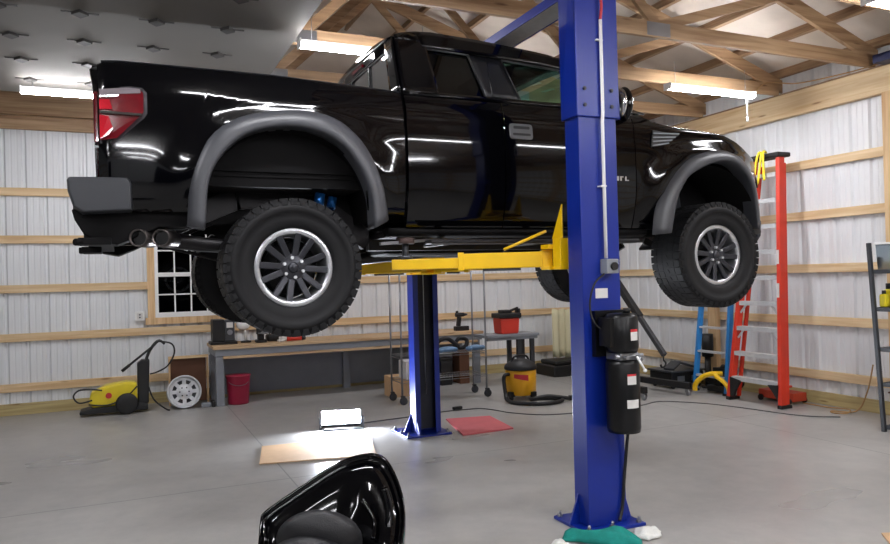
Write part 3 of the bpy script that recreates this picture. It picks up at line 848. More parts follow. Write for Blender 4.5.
# undercarriage
for s in (-1, 1):
    mb = MB()
    pts = [(-.15, 1.93), (.3, 1.95), (.7, 2.12), (1.2, 2.12), (1.6, 1.84), (3.6, 1.84), (4.0, 2.0), (4.7, 2.0), (5.2, 1.92)]
    for a, b in zip(pts, pts[1:]): mb.beam((a[0], CY+s*.48, a[1]), (b[0], CY+s*.48, b[1]), .08, .14)
    obj('chassis_rail', mb, M['frame'], truck)
    mb = MB()
    for k in range(4): 
        q = k*.012
        mb.tube(smooth_path([(.25+q*6, CY+s*.50, 1.86-q), (.95, CY+s*.50, 1.72-q), (1.60-q*6, CY+s*.50, 1.84-q)], 8), .008, n=6)
    obj('leaf_spring', mb, M['frame'], truck)
    mb = MB(); mb.cyl((1.13, CY+s*.66, 1.62), (1.23, CY+s*.62, 2.12), .032); rs = obj('rear_shock', mb, M['dgrey'], truck)
    mb = MB(); mb.cyl((1.185, CY+s*.74, 2.055), (1.20, CY+s*.74, 2.14), .034); mb.cyl((1.275, CY+s*.72, 2.05), (1.29, CY+s*.72, 2.12), .03); q = obj('shock_reservoir', mb, mat('blue_anodised', (24,82,140), .3, .7), rs); q['label'] = 'blue shock reservoir'
    mb = MB(); mb.cyl((1.16, CY+s*.74, 1.90), (1.185, CY+s*.74, 2.054), .027); mb.cyl((1.25, CY+s*.72, 1.91), (1.275, CY+s*.72, 2.049), .025); obj('shock_shaft', mb, M['chrome'], rs)
    mb = MB(); mb.beam((4.10, CY+s*.45, 1.84), (4.33, CY+s*.80, 1.60), .06, .05); mb.beam((4.56, CY+s*.45, 1.84), (4.33, CY+s*.80, 1.60), .06, .05)
    mb.beam((4.15, CY+s*.52, 2.05), (4.33, CY+s*.76, 1.86), .04, .03); mb.beam((4.5, CY+s*.52, 2.05), (4.33, CY+s*.76, 1.86), .04, .03)
    mb.beam((4.33, CY+s*.78, 1.56), (4.33, CY+s*.76, 1.88), .07, .07)
    obj('control_arm', mb, M['frame'], truck)
    mb = MB(); mb.cyl((4.33, CY+s*.62, 1.74), (4.33, CY+s*.54, 2.25), .05); obj('coil_shock', mb, M['dgrey'], truck)
    mb = MB(); mb.box(1.62, 1.86, min(CY+s*.52,CY+s*.90), max(CY+s*.52,CY+s*.90), 1.845, 1.88); obj('body_mount', mb, M['frame'], truck)
mb = MB(); mb.cyl((.95, CY-.88, 1.65), (.95, CY+.88, 1.65), .045); mb.sphere((.95, CY+.05, 1.65), (.17, .16, .15)); obj('rear_axle', mb, M['under'], truck)
mb = MB(); mb.cyl((1.1, CY+.05, 1.67), (2.9, CY+.02, 1.84), .045); obj('drive_shaft', mb, M['frame'], truck)
mb = MB(); mb.box(1.75, 2.75, CY-.42, CY+.30, 1.74, 1.98); obj('fuel_tank', mb, M['under'], truck, bevel=.04)
mb = MB(); mb.box(2.85, 3.9, CY-.28, CY+.28, 1.72, 2.1); mb.box(3.9, 4.8, CY-.4, CY+.4, 1.86, 2.5); obj('gearbox', mb, M['under'], truck, bevel=.05)
mb = MB(); mb.box(.4, 1.68, CY-.84, CY+.84, 2.16, 2.219); mb.box(1.72, 3.66, CY-.9, CY+.9, 1.98, 2.06); obj('underbody', mb, M['under'], truck)
mb = MB(); mb.box(3.62, 3.66, CY-.9, CY+.9, 2.06, 2.72); obj('firewall', mb, M['under'], truck)
for s in (-1, 1): mb = MB(); mb.beam((1.55, CY+s*.9, 1.80), (2.4, CY+s*.72, 1.86), .02, .02); obj('brace_rod', mb, M['galv'], truck)
# cab interior
for s in (-1, 1):
    mb = MB()
    mb.box(2.55, 3.05, CY+s*.38-.25, CY+s*.38+.25, 2.2, 2.38)
    mb.box(2.46, 2.60, CY+s*.38-.25, CY+s*.38+.25, 2.3, 2.90, RY(-10)); mb.box(2.44, 2.53, CY+s*.38-.14, CY+s*.38+.14, 2.90, 3.08, RY(-8))
    obj('front_seat', mb, M['seat'], truck, bevel=.04)
mb = MB(); mb.box(1.78, 1.92, CY-.72, CY+.72, 2.3, 2.86); mb.box(1.85, 2.2, CY-.72, CY+.72, 2.2, 2.35); obj('rear_bench_seat', mb, M['seat'], truck, bevel=.04)
mb = MB(); mb.box(3.3, 3.68, CY-.84, CY+.84, 2.48, 2.775); obj('dashboard', mb, M['blackpl'], truck, bevel=.04)
mb = MB()
mb.lathe([(.185+.014*math.cos(a), .014*math.sin(a)) for a in [2*PI*k/8 for k in range(8)]], (0,0,0), 'x', n=28, closed=True)
mb.sphere((0.01, 0, 0), (.03, .07, .06), 12, 8)
for a in (0, 120, 240): mb.beam((0.0, .03*math.sin(math.radians(a)), .03*math.cos(math.radians(a))), (0, .18*math.sin(math.radians(a)), .18*math.cos(math.radians(a))), .02, .02)
mb.xf(Matrix.Translation((3.20, CY+.40, 2.80)) @ Matrix.Rotation(math.radians(-24), 4, 'Y'))
obj('steering_wheel', mb, M['blackpl'], truck)
# wheels
def make_wheel(cx, cz, s):
    c = Vector((cx, CY+s*.905, cz)); Rr = .418; H = .158
    # mesh built for the near side (outer face toward -y), local
    def done(mb):
        if s > 0: mb.xf(Matrix.Rotation(PI, 4, 'Z'))
        mb.xf(Matrix.Translation(c)); return mb
    mb = MB()
    mb.lathe([(.196, .10), (.190, -.06), (.200, -.118), (.204, -.130), (.212, -.138), (.238, -.138), (.243, -.130), (.240, -.12), (.236, .12), (.225, .14), (.205, .13)], (0,0,0), 'y', n=64)
    wh = obj('wheel', done(mb), M['rimlip'], truck); wh['label'] = 'wheel with bright machined rim lip'
    mb = MB()
    prof = [(.232, .12), (.236, .142), (.27, .158), (.32, .166), (.36, .166), (.396, .157), (.410, .135), (.4145, .10), (.4155, 0), (.4145, -.10), (.410, -.135), (.396, -.157), (.375, -.164), (.372, -.167), (.36, -.168), (.335, -.167), (.333, -.163), (.30, -.164), (.27, -.158), (.258, -.152), (.240, -.142), (.236, -.12)]
    mb.lathe(prof, (0,0,0), 'y', n=96)
    N_ = 44
    for k in range(N_):
        for sd in (-1, 1):
            a = 2*PI*(k+(.5 if sd > 0 else 0))/N_
            R3 = Matrix.Rotation(-a, 4, 'Y')
            for (r0, r1, h0, h1, wd) in ((.395, .4185, .095, .159, .050), (.378, .399, .148, .1655, .034), (.398, .4175, .032, .090, .048), ):
                st = len(mb.v)
                lo, hi = (h0, h1) if sd > 0 else (-h1, -h0)
                mb.box(r0, r1, lo, hi, -wd/2, wd/2)
                mb.xf(R3, st)
        a = 2*PI*(k+.25)/N_; st = len(mb.v); mb.box(.398, .4175, -.026, .026, -.016, .016, RX(25)); mb.xf(Matrix.Rotation(-a, 4, 'Y'), st)
    obj('tyre', done(mb), M['rubber'], wh)
    # spokes: six pairs
    mb = MB()
    for k in range(12):
        pair = k//2; sd = -1 if k % 2 == 0 else 1
        a = math.radians(60*pair+8)
        for (ra, ha, ta), (rb, hb, tb) in (((.045, -.098, sd*14), (.214, -.122, sd*13.2)),):
            aa = a+math.radians(ta); ab = a+math.radians(tb)
            A_ = Vector((ra*math.cos(aa), ha, ra*math.sin(aa))); B_ = Vector((rb*math.cos(ab), hb, rb*math.sin(ab)))
            mb.beam(A_, B_, .040, .028, up=(0, 1, 0))
        if sd > 0:
            pass
    mb.lathe([(.0, -.117), (.076, -.116), (.086, -.108), (.090, -.06), (.0, -.055)], (0,0,0), 'y', n=36)
    obj('spokes', done(mb), M['rimdark'], wh, bevel=.006)
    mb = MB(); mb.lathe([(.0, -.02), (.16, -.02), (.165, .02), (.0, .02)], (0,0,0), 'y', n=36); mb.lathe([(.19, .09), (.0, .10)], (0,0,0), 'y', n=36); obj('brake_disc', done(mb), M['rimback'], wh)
    mb = MB(); mb.lathe([(.0, -.128), (.028, -.126), (.034, -.118), (.034, -.10)], (0,0,0), 'y', n=24); cap = obj('hub_cap', done(mb), M['rimdark'], wh)
    for k in range(6):
        a = math.radians(60*k+38)
        mb = MB(); mb.cyl((.060*math.cos(a), -.09, .060*math.sin(a)), (.060*math.cos(a), -.136, .060*math.sin(a)), .0125, .010, n=6, smooth=False); obj('lug_nut', done(mb), M['alu'], wh)
    return wh
w0 = None
for cx, cz in ((.952, 1.652), (4.325, 1.69)):
    for s in (-1, 1):
        if s < 0 and w0 is None: w0 = make_wheel(cx, cz, s); base = worg(w0)
        elif s < 0:
            c = copy_tree(w0, truck); c.location = w0.location+Vector((cx-.952, 0, cz-1.652))
        elif cx < 2:
            w1 = make_wheel(cx, cz, 1)
        else:
            c = copy_tree(w1, truck); c.location = w1.location+Vector((cx-.952, 0, cz-1.652))

# ------------------------------------------------------------------ the two-post lift
lift = thing('vehicle_lift', 'blue two-post vehicle lift with yellow arms holding up the black truck', 'vehicle lift', (2.71, 5.3, 0))
def channel(mb, x0, x1, yb, yf, z0, z1, th=.008, lip=.05):
    """C column: back plate at yb, open towards yf"""
    d = 1 if yf > yb else -1
    def b(xa, xb, ya, yb_): mb.box(xa, xb, min(ya, yb_), max(ya, yb_), z0, z1)
    b(x0, x1, yb, yb+d*th); b(x0, x0+th, yb+d*th, yf); b(x1-th, x1, yb+d*th, yf)
    b(x0+th, x0+lip, yf-d*th, yf); b(x1-lip, x1-th, yf-d*th, yf)
U0_, U1_ = 2.565, 2.845
# near column: back plate towards the camera
mb = MB(); channel(mb, U0_, U1_, 3.70, 3.85, .02, 3.2); near = obj('column', mb, M['blue'], lift, bevel=.012, seg=3)
mb = MB()
ya, yb_ = 3.682, 3.865
for (xa, xb, y0, y1) in ((2.547, 2.863, ya, ya+.016), (2.547, 2.563, ya+.016, yb_), (2.847, 2.863, ya+.016, yb_)): mb.box(xa, xb, y0, y1, 2.53, 3.62)
sl = obj('column_extension', mb, M['blue'], near, bevel=.008, seg=3)
for x in (2.60, 2.80):
    for z in (2.60, 2.70):
        mb = MB(); mb.cyl((x, 3.680, z), (x, 3.670, z), .012, n=6, smooth=False); obj('bolt', mb, M['bluein'], sl)
mb = MB()
mb.box(2.575, 2.835, 3.80, 3.845, .03, 3.6)
obj('dark_fill', mb, M['bluein'], near)  # near-black fill added to darken the hollow of the near column
mb = MB(); mb.box(2.50, 2.93, 3.62, 4.0, 0, .019); bp = obj('base_plate', mb, M['blue'], lift, bevel=.003)
for x, y in ((2.53, 3.65), (2.90, 3.65), (2.90, 3.97), (2.53, 3.97), (2.70, 3.65)):
    mb = MB(); mb.cyl((x, y, .019), (x, y, .032), .018, n=6, smooth=False); mb.cyl((x, y, .03), (x, y, .055), .009, n=10); obj('anchor_bolt', mb, M['galv'], bp)
mb = MB(); mb.prism([(2.846, .02), (2.925, .02), (2.85, .26), (2.846, .26)], 3.76, 3.772); obj('gusset', mb, M['blue'], near)
mb = MB(); mb.prism([(2.564, .02), (2.49, .02), (2.56, .20), (2.564, .20)], 3.80, 3.812); obj('gusset', mb, M['blue'], near)
# far column: open side faces the truck and the camera
mb = MB(); channel(mb, 2.635, 2.905, 6.875, 6.72, .02, 3.62, lip=.055); far = obj('column', mb, M['blue'], lift, bevel=.01, seg=3)
mb = MB(); mb.box(2.645, 2.895, 6.79, 6.866, .05, 3.4); obj('dark_fill', mb, M['bluein'], far)  # same dark fill across the far column's open side
mb = MB(); mb.box(2.50, 2.98, 6.62, 7.08, 0, .019); bp = obj('base_plate', mb, M['blue'], lift, bevel=.003)
for x, y in ((2.53, 6.66), (2.95, 6.66), (2.95, 7.04), (2.53, 7.04), (2.53, 6.85)):
    mb = MB(); mb.cyl((x, y, .019), (x, y, .032), .018, n=6, smooth=False); mb.cyl((x, y, .03), (x, y, .055), .009, n=10); obj('anchor_bolt', mb, M['galv'], bp)
mb = MB(); mb.prism([(6.71, .02), (6.64, .02), (6.70, .14), (6.71, .14)], 2.64, 2.652, 'yz'); obj('gusset', mb, M['blue'], far)
mb = MB(); mb.prism([(2.634, .02), (2.55, .02), (2.63, .2), (2.634, .2)], 6.84, 6.852); obj('gusset', mb, M['blue'], far)
mb = MB(); mb.cyl((2.765, 6.76, .4), (2.765, 6.76, 3.4), .005, n=8); obj('lift_cable', mb, M['galv'], far)
# overhead crossbeam
mb = MB(); z0, z1 = 3.30, 3.46
mb.box(2.61, 2.622, 3.87, 6.71, 3.335, 3.40); mb.box(2.798, 2.81, 3.87, 6.71, 3.335, 3.40); mb.box(2.622, 2.798, 3.87, 6.71, 3.392, 3.40)
beam_ = obj('crossbeam', mb, M['blue'], lift, bevel=.003)
mb = MB(); mb.box(2.623, 2.797, 3.95, 6.65, 3.338, 3.345); r = obj('pale_underside', mb, M['alu'], beam_); r['label'] = 'pale beam underside with its reflection put into the colour'  # light metal strip carries the whitish reflection under the blue beam
# carriages and arms
def carriage(y0, d):
    mb = MB()
    mb.box(2.56, 2.87, min(y0, y0+d*.09), max(y0, y0+d*.09), 1.60, 1.80)
    mb.box(2.53, 2.90, min(y0+d*.09, y0+d*.19), max(y0+d*.09, y0+d*.19), 1.735, 1.765); mb.box(2.53, 2.90, min(y0+d*.09, y0+d*.19), max(y0+d*.09, y0+d*.19), 1.60, 1.62)
    for x in (2.58, 2.84): mb.prism([(y0, 1.80), (y0+d*.12, 1.80), (y0, 2.02)], x-.006, x+.006, 'yz')
    return obj('carriage', mb, M['yellow'], lift, bevel=.004)
def arm(p0, p1, pad, zt=1.84, w=.10):
    p0 = Vector(p0); p1 = Vector(p1); d = (p1-p0)
    mb = MB(); q = p0+d*.56
    mb.beam(p0, q, w, .105)
    mb.beam(p0-d.normalized()*.02, p0+d.normalized()*.05, w+.03, .125)
    a = obj('lift_arm', mb, M['yellow'], lift, bevel=.006)
    mb = MB(); mb.beam(q+Vector((0,0,-.008)), p1+Vector((0,0,-.008)), w*.72, .07); obj('inner_arm', mb, M['yellow'], a, bevel=.005)
    mb = MB(); mb.beam(q-d.normalized()*.02, q+d.normalized()*.02, w+.02, .12); obj('arm_collar', mb, M['yellow'], a, bevel=.004)
    # restraint block underneath
    mb = MB(); mb.beam(p0+d*.18+Vector((0,0,-.06)), p0+d*.42+Vector((0,0,-.06)), .05, .018); obj('arm_stop', mb, M['dgrey'], a)
    P = Vector(pad)
    mb = MB(); mb.cyl((P.x, P.y, 1.695), (P.x, P.y, 1.80), .022); mb.cyl((P.x, P.y, 1.70), (P.x, P.y, 1.72), .05); obj('screw_post', mb, M['dgrey'], a)
    mb = MB(); mb.cyl((P.x, P.y, 1.80), (P.x, P.y, zt), .062, n=24); r = obj('lift_pad', mb, mat('worn_pad_rubber', (72,56,52), .8), a); r['label'] = 'round rubber pad'
    return a
carriage(3.93, 1)
arm((2.62, 4.17, 1.672), (1.66, 4.60, 1.668), (1.745, 4.565, 0)); arm((2.80, 4.17, 1.672), (3.22, 4.72, 1.668), (3.19, 4.68, 0))
carriage(6.70, -1)
arm((2.62, 6.46, 1.672), (1.40, 6.03, 1.662), (1.48, 6.06, 0)); arm((2.80, 6.46, 1.672), (3.22, 6.16, 1.668), (3.19, 6.18, 0))
mb = MB(); mb.cyl((2.32, 4.24, 1.742), (2.60, 4.16, 1.86), .010, n=8); obj('arm_rod', mb, M['yellow'], lift)
# electrical conduit and switch
mb = MB(); mb.tube([(2.722, 3.671, 1.66), (2.722, 3.671, 2.5), (2.722, 3.664, 2.56), (2.722, 3.664, 3.13)], .011, n=10); cd = obj('conduit', mb, M['white'], near); cd['label'] = 'white conduit'
mb = MB(); mb.box(2.690, 2.734, 3.660, 3.680, 3.00, 3.008); mb.box(2.69, 2.734, 3.66, 3.698, 2.1, 2.108); obj('conduit_strap', mb, M['white'], cd)
mb = MB(); mb.tube(smooth_path([(2.722, 3.664, 3.13), (2.722, 3.65, 3.22), (2.71, 3.66, 3.34), (2.70, 3.67, 3.58)], 6), .009, n=8); r = obj('power_wire', mb, M['redp'], cd); r['label'] = 'red wire'
mb = MB(); mb.box(2.695, 2.785, 3.628, 3.699, 1.565, 1.655); sw = obj('switch_box', mb, M['grey'], near, bevel=.006); 
mb = MB(); mb.cyl((2.745, 3.628, 1.61), (2.745, 3.612, 1.61), .024, n=20); obj('switch_knob', mb, M['blackpl'], sw)
mb = MB(); mb.box(2.655, 2.745, 3.6955, 3.699, 1.415, 1.475); obj('rating_plate', mb, M['label'], near)
# power unit
C_ = Vector((2.748, 3.575, 0))
mb = MB(); mb.lathe([(0, 1.325), (.085, 1.322), (.100, 1.30), (.100, 1.12), (.09, 1.09), (0, 1.09)], C_, 'z', n=32); mb.box(2.63, 2.66, 3.53, 3.64, 1.13, 1.30); mb.box(2.62, 2.84, 3.66, 3.699, 1.06, 1.34)
pu = obj('power_unit', mb, M['satinblack'], lift); pu['label'] = 'black motor and oil tank'
mb = MB(); mb.lathe([(0, 1.045), (.092, 1.043), (.101, 1.02), (.101, .64), (.095, .612), (0, .61)], C_, 'z', n=36); tk = obj('oil_tank', mb, M['satinblack'], pu)
mb = MB(); mb.box(2.685, 2.82, 3.51, 3.65, 1.046, 1.089); mb.cyl((2.66, 3.53, 1.068), (2.85, 3.51, 1.068), .014); mb.cyl((2.71, 3.50, 1.066), (2.71, 3.47, 1.066), .012); mb.cyl((2.80, 3.50, 1.066), (2.80, 3.46, 1.05), .014)
obj('valve_block', mb, M['galv'], pu, bevel=.003)
mb = MB(); mb.cyl((2.775, 3.47, 1.07), (2.82, 3.455, .985), .007); mb.sphere((2.82, 3.455, .985), .012); obj('release_lever', mb, M['white'], pu)
mb = MB(); mb.cyl((2.795, 3.58, 1.325), (2.795, 3.58, 1.352), .022); obj('filler_cap', mb, M['blackpl'], pu)
def clabel(z0, z1, a0, a1, m, r=.1025, par=tk, nm='tank_label'):
    mb = MB(); n = 8; rows = []
    for k in range(n+1):
        a = math.radians(a0+(a1-a0)*k/n); rows.append([(C_.x+r*math.cos(a), C_.y+r*math.sin(a), z0), (C_.x+r*math.cos(a), C_.y+r*math.sin(a), z1)])
    mb.grid(rows); o = obj(nm, mb, m, par, fix=False); return o
clabel(.905, .955, -112, -78, M['label']); clabel(.955, .968, -112, -78, M['redp'], .1027); clabel(.765, .815, -115, -68, M['label'])
clabel(1.165, 1.215, -96, -62, M['label'], .1015, pu, 'motor_label'); clabel(1.215, 1.232, -96, -62, M['redp'], .1017, pu, 'motor_label')
mb = MB(); mb.tube(smooth_path([(2.80, 3.60, .62), (2.83, 3.66, .5), (2.82, 3.68, .3), (2.80, 3.68, .12), (2.76, 3.66, .045)], 8), .010, n=8); obj('hydraulic_hose', mb, M['blackpl'], pu)
mb = MB(); mb.tube(smooth_path([(2.70, 3.665, 1.565), (2.62, 3.66, 1.50), (2.585, 3.66, 1.38), (2.60, 3.64, 1.27), (2.68, 3.60, 1.20)], 8), .006, n=8); obj('motor_cord', mb, M['blackpl'], pu)

# ------------------------------------------------------------------ along the back wall
# workbench
b = thing('workbench', 'long workbench with plank top and steel frame along the back wall', 'workbench', (2.9, 9.94, 0))
X0, X1, Y0, Y1 = 1.03, 4.86, 9.57, 10.34
mb = MB(); mb.box(X0, X1, Y0, Y1, .722, .762); obj('top', mb, M['benchwood'], b, bevel=.004)
mb = MB(); mb.box(X0+.02, X1-.02, Y0+.02, Y0+.05, .635, .721); mb.box(X0+.02, X0+.05, Y0+.05, Y1, .635, .721); mb.box(X1-.05, X1-.02, Y0+.05, Y1, .635, .721); obj('apron', mb, M['grey'], b, bevel=.003)
mb = MB(); mb.box(X0+.12, X1-.1, Y0+.0, Y0+.05, .600, .632); r = obj('front_rail', mb, M['benchwood'], b, bevel=.002); r['label'] = 'pale wooden rail'
for x in (X0+.03, 2.9, X1-.15):
    for y in (Y0+.03, Y1-.12):
        if x == 2.9 and y < 10: continue
        mb = MB(); mb.box(x, x+.10, y, y+.08, 0, .6345 if x != 2.9 else .72); obj('leg', mb, M['grey'], b, bevel=.004)
mb = MB(); mb.box(X0+.02, X1-.02, Y1-.05, Y1-.02, .05, .60); obj('shade_panel', mb, M['grey'], b, bevel=.003)  # grey sheet standing in for the shaded wall below the bench
# things on the bench
t = thing('battery_charger', 'boxy black and grey charger at the left end of the workbench', 'charger', (1.20, 9.95, .762))
mb = MB(); mb.box(1.06, 1.21, 9.86, 10.1, .80, 1.09); obj('body', mb, M['blackpl'], t, bevel=.01)
mb = MB(); mb.box(1.211, 1.34, 9.86, 10.1, .80, 1.08); obj('side_body', mb, M['dgrey'], t, bevel=.012)
mb = MB(); mb.box(1.03, 1.37, 9.84, 10.12, .762, .80); obj('base', mb, M['blackpl'], t, bevel=.006)
mb = MB(); mb.cyl((1.275, 9.858, .92), (1.275, 9.84, .92), .035); obj('knob', mb, M['galv'], t)
mb = MB(); mb.box(1.235, 1.315, 9.852, 9.858, .98, 1.05); obj('meter', mb, M['label'], t)
t = thing('work_lamp', 'white and dark head of a small lamp beside the charger on the workbench', 'lamp', (1.50, 10.0, .762))
mb = MB(); mb.cyl((1.50, 10.0, .762), (1.50, 10.0, .785), .07); obj('base', mb, M['blackpl'], t)
mb = MB(); mb.cyl((1.50, 10.0, .785), (1.48, 10.0, .98), .018); mb.sphere((1.46, 9.97, 1.0), (.09, .06, .07)); obj('lamp_head', mb, M['white'], t)
t = thing('bench_vise', 'black bench vise seen below the big rear tyre', 'vise', (1.66, 9.85, .762))
mb = MB(); mb.box(1.60, 1.74, 9.78, 9.92, .762, .80); mb.box(1.63, 1.71, 9.80, 9.90, .80, .95); obj('body', mb, M['blackpl'], t, bevel=.01)
mb = MB(); mb.box(1.60, 1.74, 9.74, 9.779, .88, .98); obj('jaw', mb, M['blackpl'], t, bevel=.006)
mb = MB(); mb.cyl((1.67, 9.62, .90), (1.67, 9.739, .90), .014); mb.cyl((1.60, 9.64, .90), (1.74, 9.64, .90), .007); obj('screw_handle', mb, M['galv'], t)
t = thing('angle_grinder', 'orange-red power tool lying on the workbench under the rear tyre', 'power tool', (2.1, 9.8, .762))
mb = MB(); mb.cyl((2.0, 9.78, .80), (2.20, 9.76, .80), .036, .03); obj('body', mb, M['redtub'], t)
mb = MB(); mb.cyl((1.90, 9.79, .80), (2.0, 9.78, .80), .03); mb.cyl((1.93, 9.79, .765), (1.93, 9.79, .79), .055); obj('head', mb, M['label'], t)
mb = MB(); mb.cyl((2.2, 9.76, .80), (2.25, 9.755, .80), .031, .025); obj('end_cap', mb, M['blackpl'], t)
t = thing('tool_bag', 'small black bag on the workbench left of the orange-red power tool', 'bag', (1.86, 9.95, .762))
mb = MB(); mb.box(1.76, 1.97, 9.88, 10.05, .762, .86); obj('pouch', mb, M['blackpl'], t, bevel=.03)
mb = MB(); mb.tube(arcp((1.865, .86), .06, 0, 180, 8, 'xz', 9.965), .008); obj('handle', mb, M['blackpl'], t)
t = thing('cordless_drill', 'black cordless drill standing upright on the right part of the workbench', 'drill', (4.62, 9.85, .762))
mb = MB(); mb.box(4.52, 4.74, 9.80, 9.90, .762, .83); obj('battery', mb, M['blackpl'], t, bevel=.01)
mb = MB(); mb.beam((4.58, 9.85, .83), (4.60, 9.85, .97), .05, .06, up=(1,0,0)); mb.cyl((4.54, 9.85, 1.0), (4.68, 9.85, 1.0), .035, .03); mb.cyl((4.575, 9.85, 1.0), (4.56, 9.85, 1.06), .02); obj('body', mb, M['blackpl'], t, bevel=.008)
mb = MB(); mb.cyl((4.68, 9.85, 1.0), (4.73, 9.85, 1.0), .022, .014); obj('chuck', mb, M['dgrey'], t)
# red bucket under the bench, wheel rim, wooden frame
t = thing('bucket', 'dark red bucket on the floor beside the left leg of the workbench', 'bucket', (1.345, 9.72, 0))
mb = MB(); mb.lathe([(0, .0), (.125, .0), (.132, .02), (.150, .345), (.154, .352), (.150, .36), (.145, .352), (.128, .03), (0, .025)], (1.345, 9.72, 0), 'z', n=36); obj('body', mb, M['redbucket'], t)
mb = MB(); mb.lathe([(.151, .355), (.160, .36), (.160, .375), (.0, .385), ], (1.345, 9.72, 0), 'z', n=36); obj('lid', mb, M['redbucket'], t)
mb = MB(); mb.tube(smooth_path([(1.19, 9.72, .33), (1.25, 9.60, .27), (1.345, 9.565, .25), (1.44, 9.60, .27), (1.50, 9.72, .33)], 6), .004, n=6); obj('handle', mb, M['galv'], t)
t = thing('wheel_rim', 'bare silver wheel rim leaning near the left leg of the workbench', 'wheel rim', (.685, 9.74, 0))
def rimx(mb): return mb.xf(Matrix.Translation((.685, 9.76, .205)) @ Matrix.Rotation(math.radians(-8), 4, 'X'))
mb = MB(); mb.lathe([(.198, -.09), (.205, -.085), (.205, -.075), (.185, -.06), (.18, .06), (.2, .08), (.205, .09), (.195, .09), (.172, .06), (.172, -.05), (.185, -.08)], (0,0,0), 'y', n=48, closed=True); obj('rim_barrel', rimx(mb), M['alu'], t)
mb = MB(); mb.lathe([(.0, -.055), (.05, -.06), (.07, -.045), (.10, -.04)], (0,0,0), 'y', n=32); mb.lathe([(.145, -.045), (.178, -.05)], (0,0,0), 'y', n=32)
for k in range(8):
    a = 2*PI*k/8; mb.beam((.095*math.cos(a), -.042, .095*math.sin(a)), (.15*math.cos(a), -.045, .15*math.sin(a)), .045, .012, up=(0,1,0))
obj('rim_face', rimx(mb), M['alu'], t)
mb = MB(); mb.lathe([(.172, .04), (.0, .05)], (0,0,0), 'y', n=32); obj('rim_back', rimx(mb), M['dgrey'], t)
for k in range(6):
    a = 2*PI*k/6; mb = MB(); mb.cyl((.055*math.cos(a), -.064, .055*math.sin(a)), (.055*math.cos(a), -.045, .055*math.sin(a)), .009, n=8); obj('lug_hole', rimx(mb), M['blackpl'], t)
t = thing('wooden_crate_frame', 'open pale wooden frame standing behind the bare wheel rim', 'frame', (.77, 10.05, 0))
for x in (.53, 1.0): 
    mb = MB(); mb.box(x-.012, x+.012, 10.0, 10.04, 0, .60); obj('upright', mb, M['wz'], t)
mb = MB(); mb.box(.518, 1.012, 10.0, 10.04, .601, .635); obj('top_rail', mb, M['wx'], t)
mb = MB(); mb.box(.545, .985, 10.06, 10.10, .03, .595); obj('panel', mb, M['brown'], t)
t = thing('grey_clamp', 'flat grey clamp with a black end on the floor right of the bare rim', 'clamp', (.95, 9.72, 0))
mb = MB(); mb.box(.88, 1.0, 9.62, 9.72, 0, .06); obj('block', mb, M['grey'], t, bevel=.015)
mb = MB(); mb.box(1.001, 1.05, 9.60, 9.74, 0, .075); obj('end_cap', mb, M['blackpl'], t, bevel=.01)
# pressure washer
t = thing('pressure_washer', 'yellow and black pressure washer on wheels below the window', 'pressure washer', (-.10, 9.85, 0))
mb = MB(); mb.prism([(-.36,.10),(-.40,.16),(-.38,.28),(-.20,.36),(.02,.39),(.14,.37),(.14,.12)], 9.72, 9.96); obj('cover', mb, M['yellow2'], t, bevel=.03, seg=3)
mb = MB(); mb.prism([(-.50,.03),(-.50,.07),(-.36,.10),(.14,.12),(.26,.10),(.26,.03)], 9.70, 9.98); obj('base', mb, M['blackpl'], t, bevel=.012)
for y in (9.66, 10.0):
    mb = MB(); mb.lathe([(.0,-.025),(.10,-.025),(.125,-.018),(.13,0),(.125,.018),(.10,.025),(0,.025)], (.02, y, .13), 'y', n=28); obj('wheel', mb, M['blackpl'], t)
mb = MB(); mb.prism([(.145,.10),(.145,.60),(.20,.64),(.29,.64),(.27,.10)], 9.76, 9.92); obj('tower', mb, M['blackpl'], t, bevel=.015)
mb = MB(); mb.tube(smooth_path([(.22,9.78,.55),(.30,9.78,.75),(.40,9.79,.86),(.47,9.80,.82)], 6), .014); mb.tube(smooth_path([(.22,9.92,.55),(.30,9.92,.75),(.40,9.92,.86),(.47,9.90,.82)], 6), .014); mb.tube([(.40,9.79,.86),(.40,9.92,.86)], .014); obj('handle', mb, M['blackpl'], t)
mb = MB(); mb.cyl((.02,9.74,.56),(.36,9.74,.83),.014); mb.cyl((-.03,9.74,.52),(.06,9.74,.59),.019); obj('spray_lance', mb, M['blackpl'], t)
mb = MB(); mb.tube(smooth_path([(.40,9.77,.86),(.55,9.77,.82),(.58,9.77,.70),(.50,9.77,.55),(.38,9.77,.48),(.29,9.77,.46)], 8), .010); obj('hose', mb, M['blackpl'], t)
mb = MB(); mb.tube(smooth_path([(-.36,9.70,.20),(-.50,9.70,.18),(-.56,9.70,.26),(-.50,9.70,.33),(-.36,9.70,.33),(-.25,9.70,.31)], 8), .010); mb.tube(smooth_path([(-.40,9.70,.15),(-.20,9.69,.13),(.0,9.69,.20),(.14,9.70,.33)], 8), .009); obj('cable_loop', mb, M['blackpl'], t)
mb = MB(); mb.cyl((-.18,9.712,.24),(-.18,9.70,.24),.035,n=20); obj('dial', mb, M['redp'], t)
mb = MB(); mb.tube(smooth_path([(.27,9.78,.3),(.33,9.74,.14),(.45,9.68,.03),(.50,9.62,.012)], 8), .010); obj('outlet_hose', mb, M['blackpl'], t)
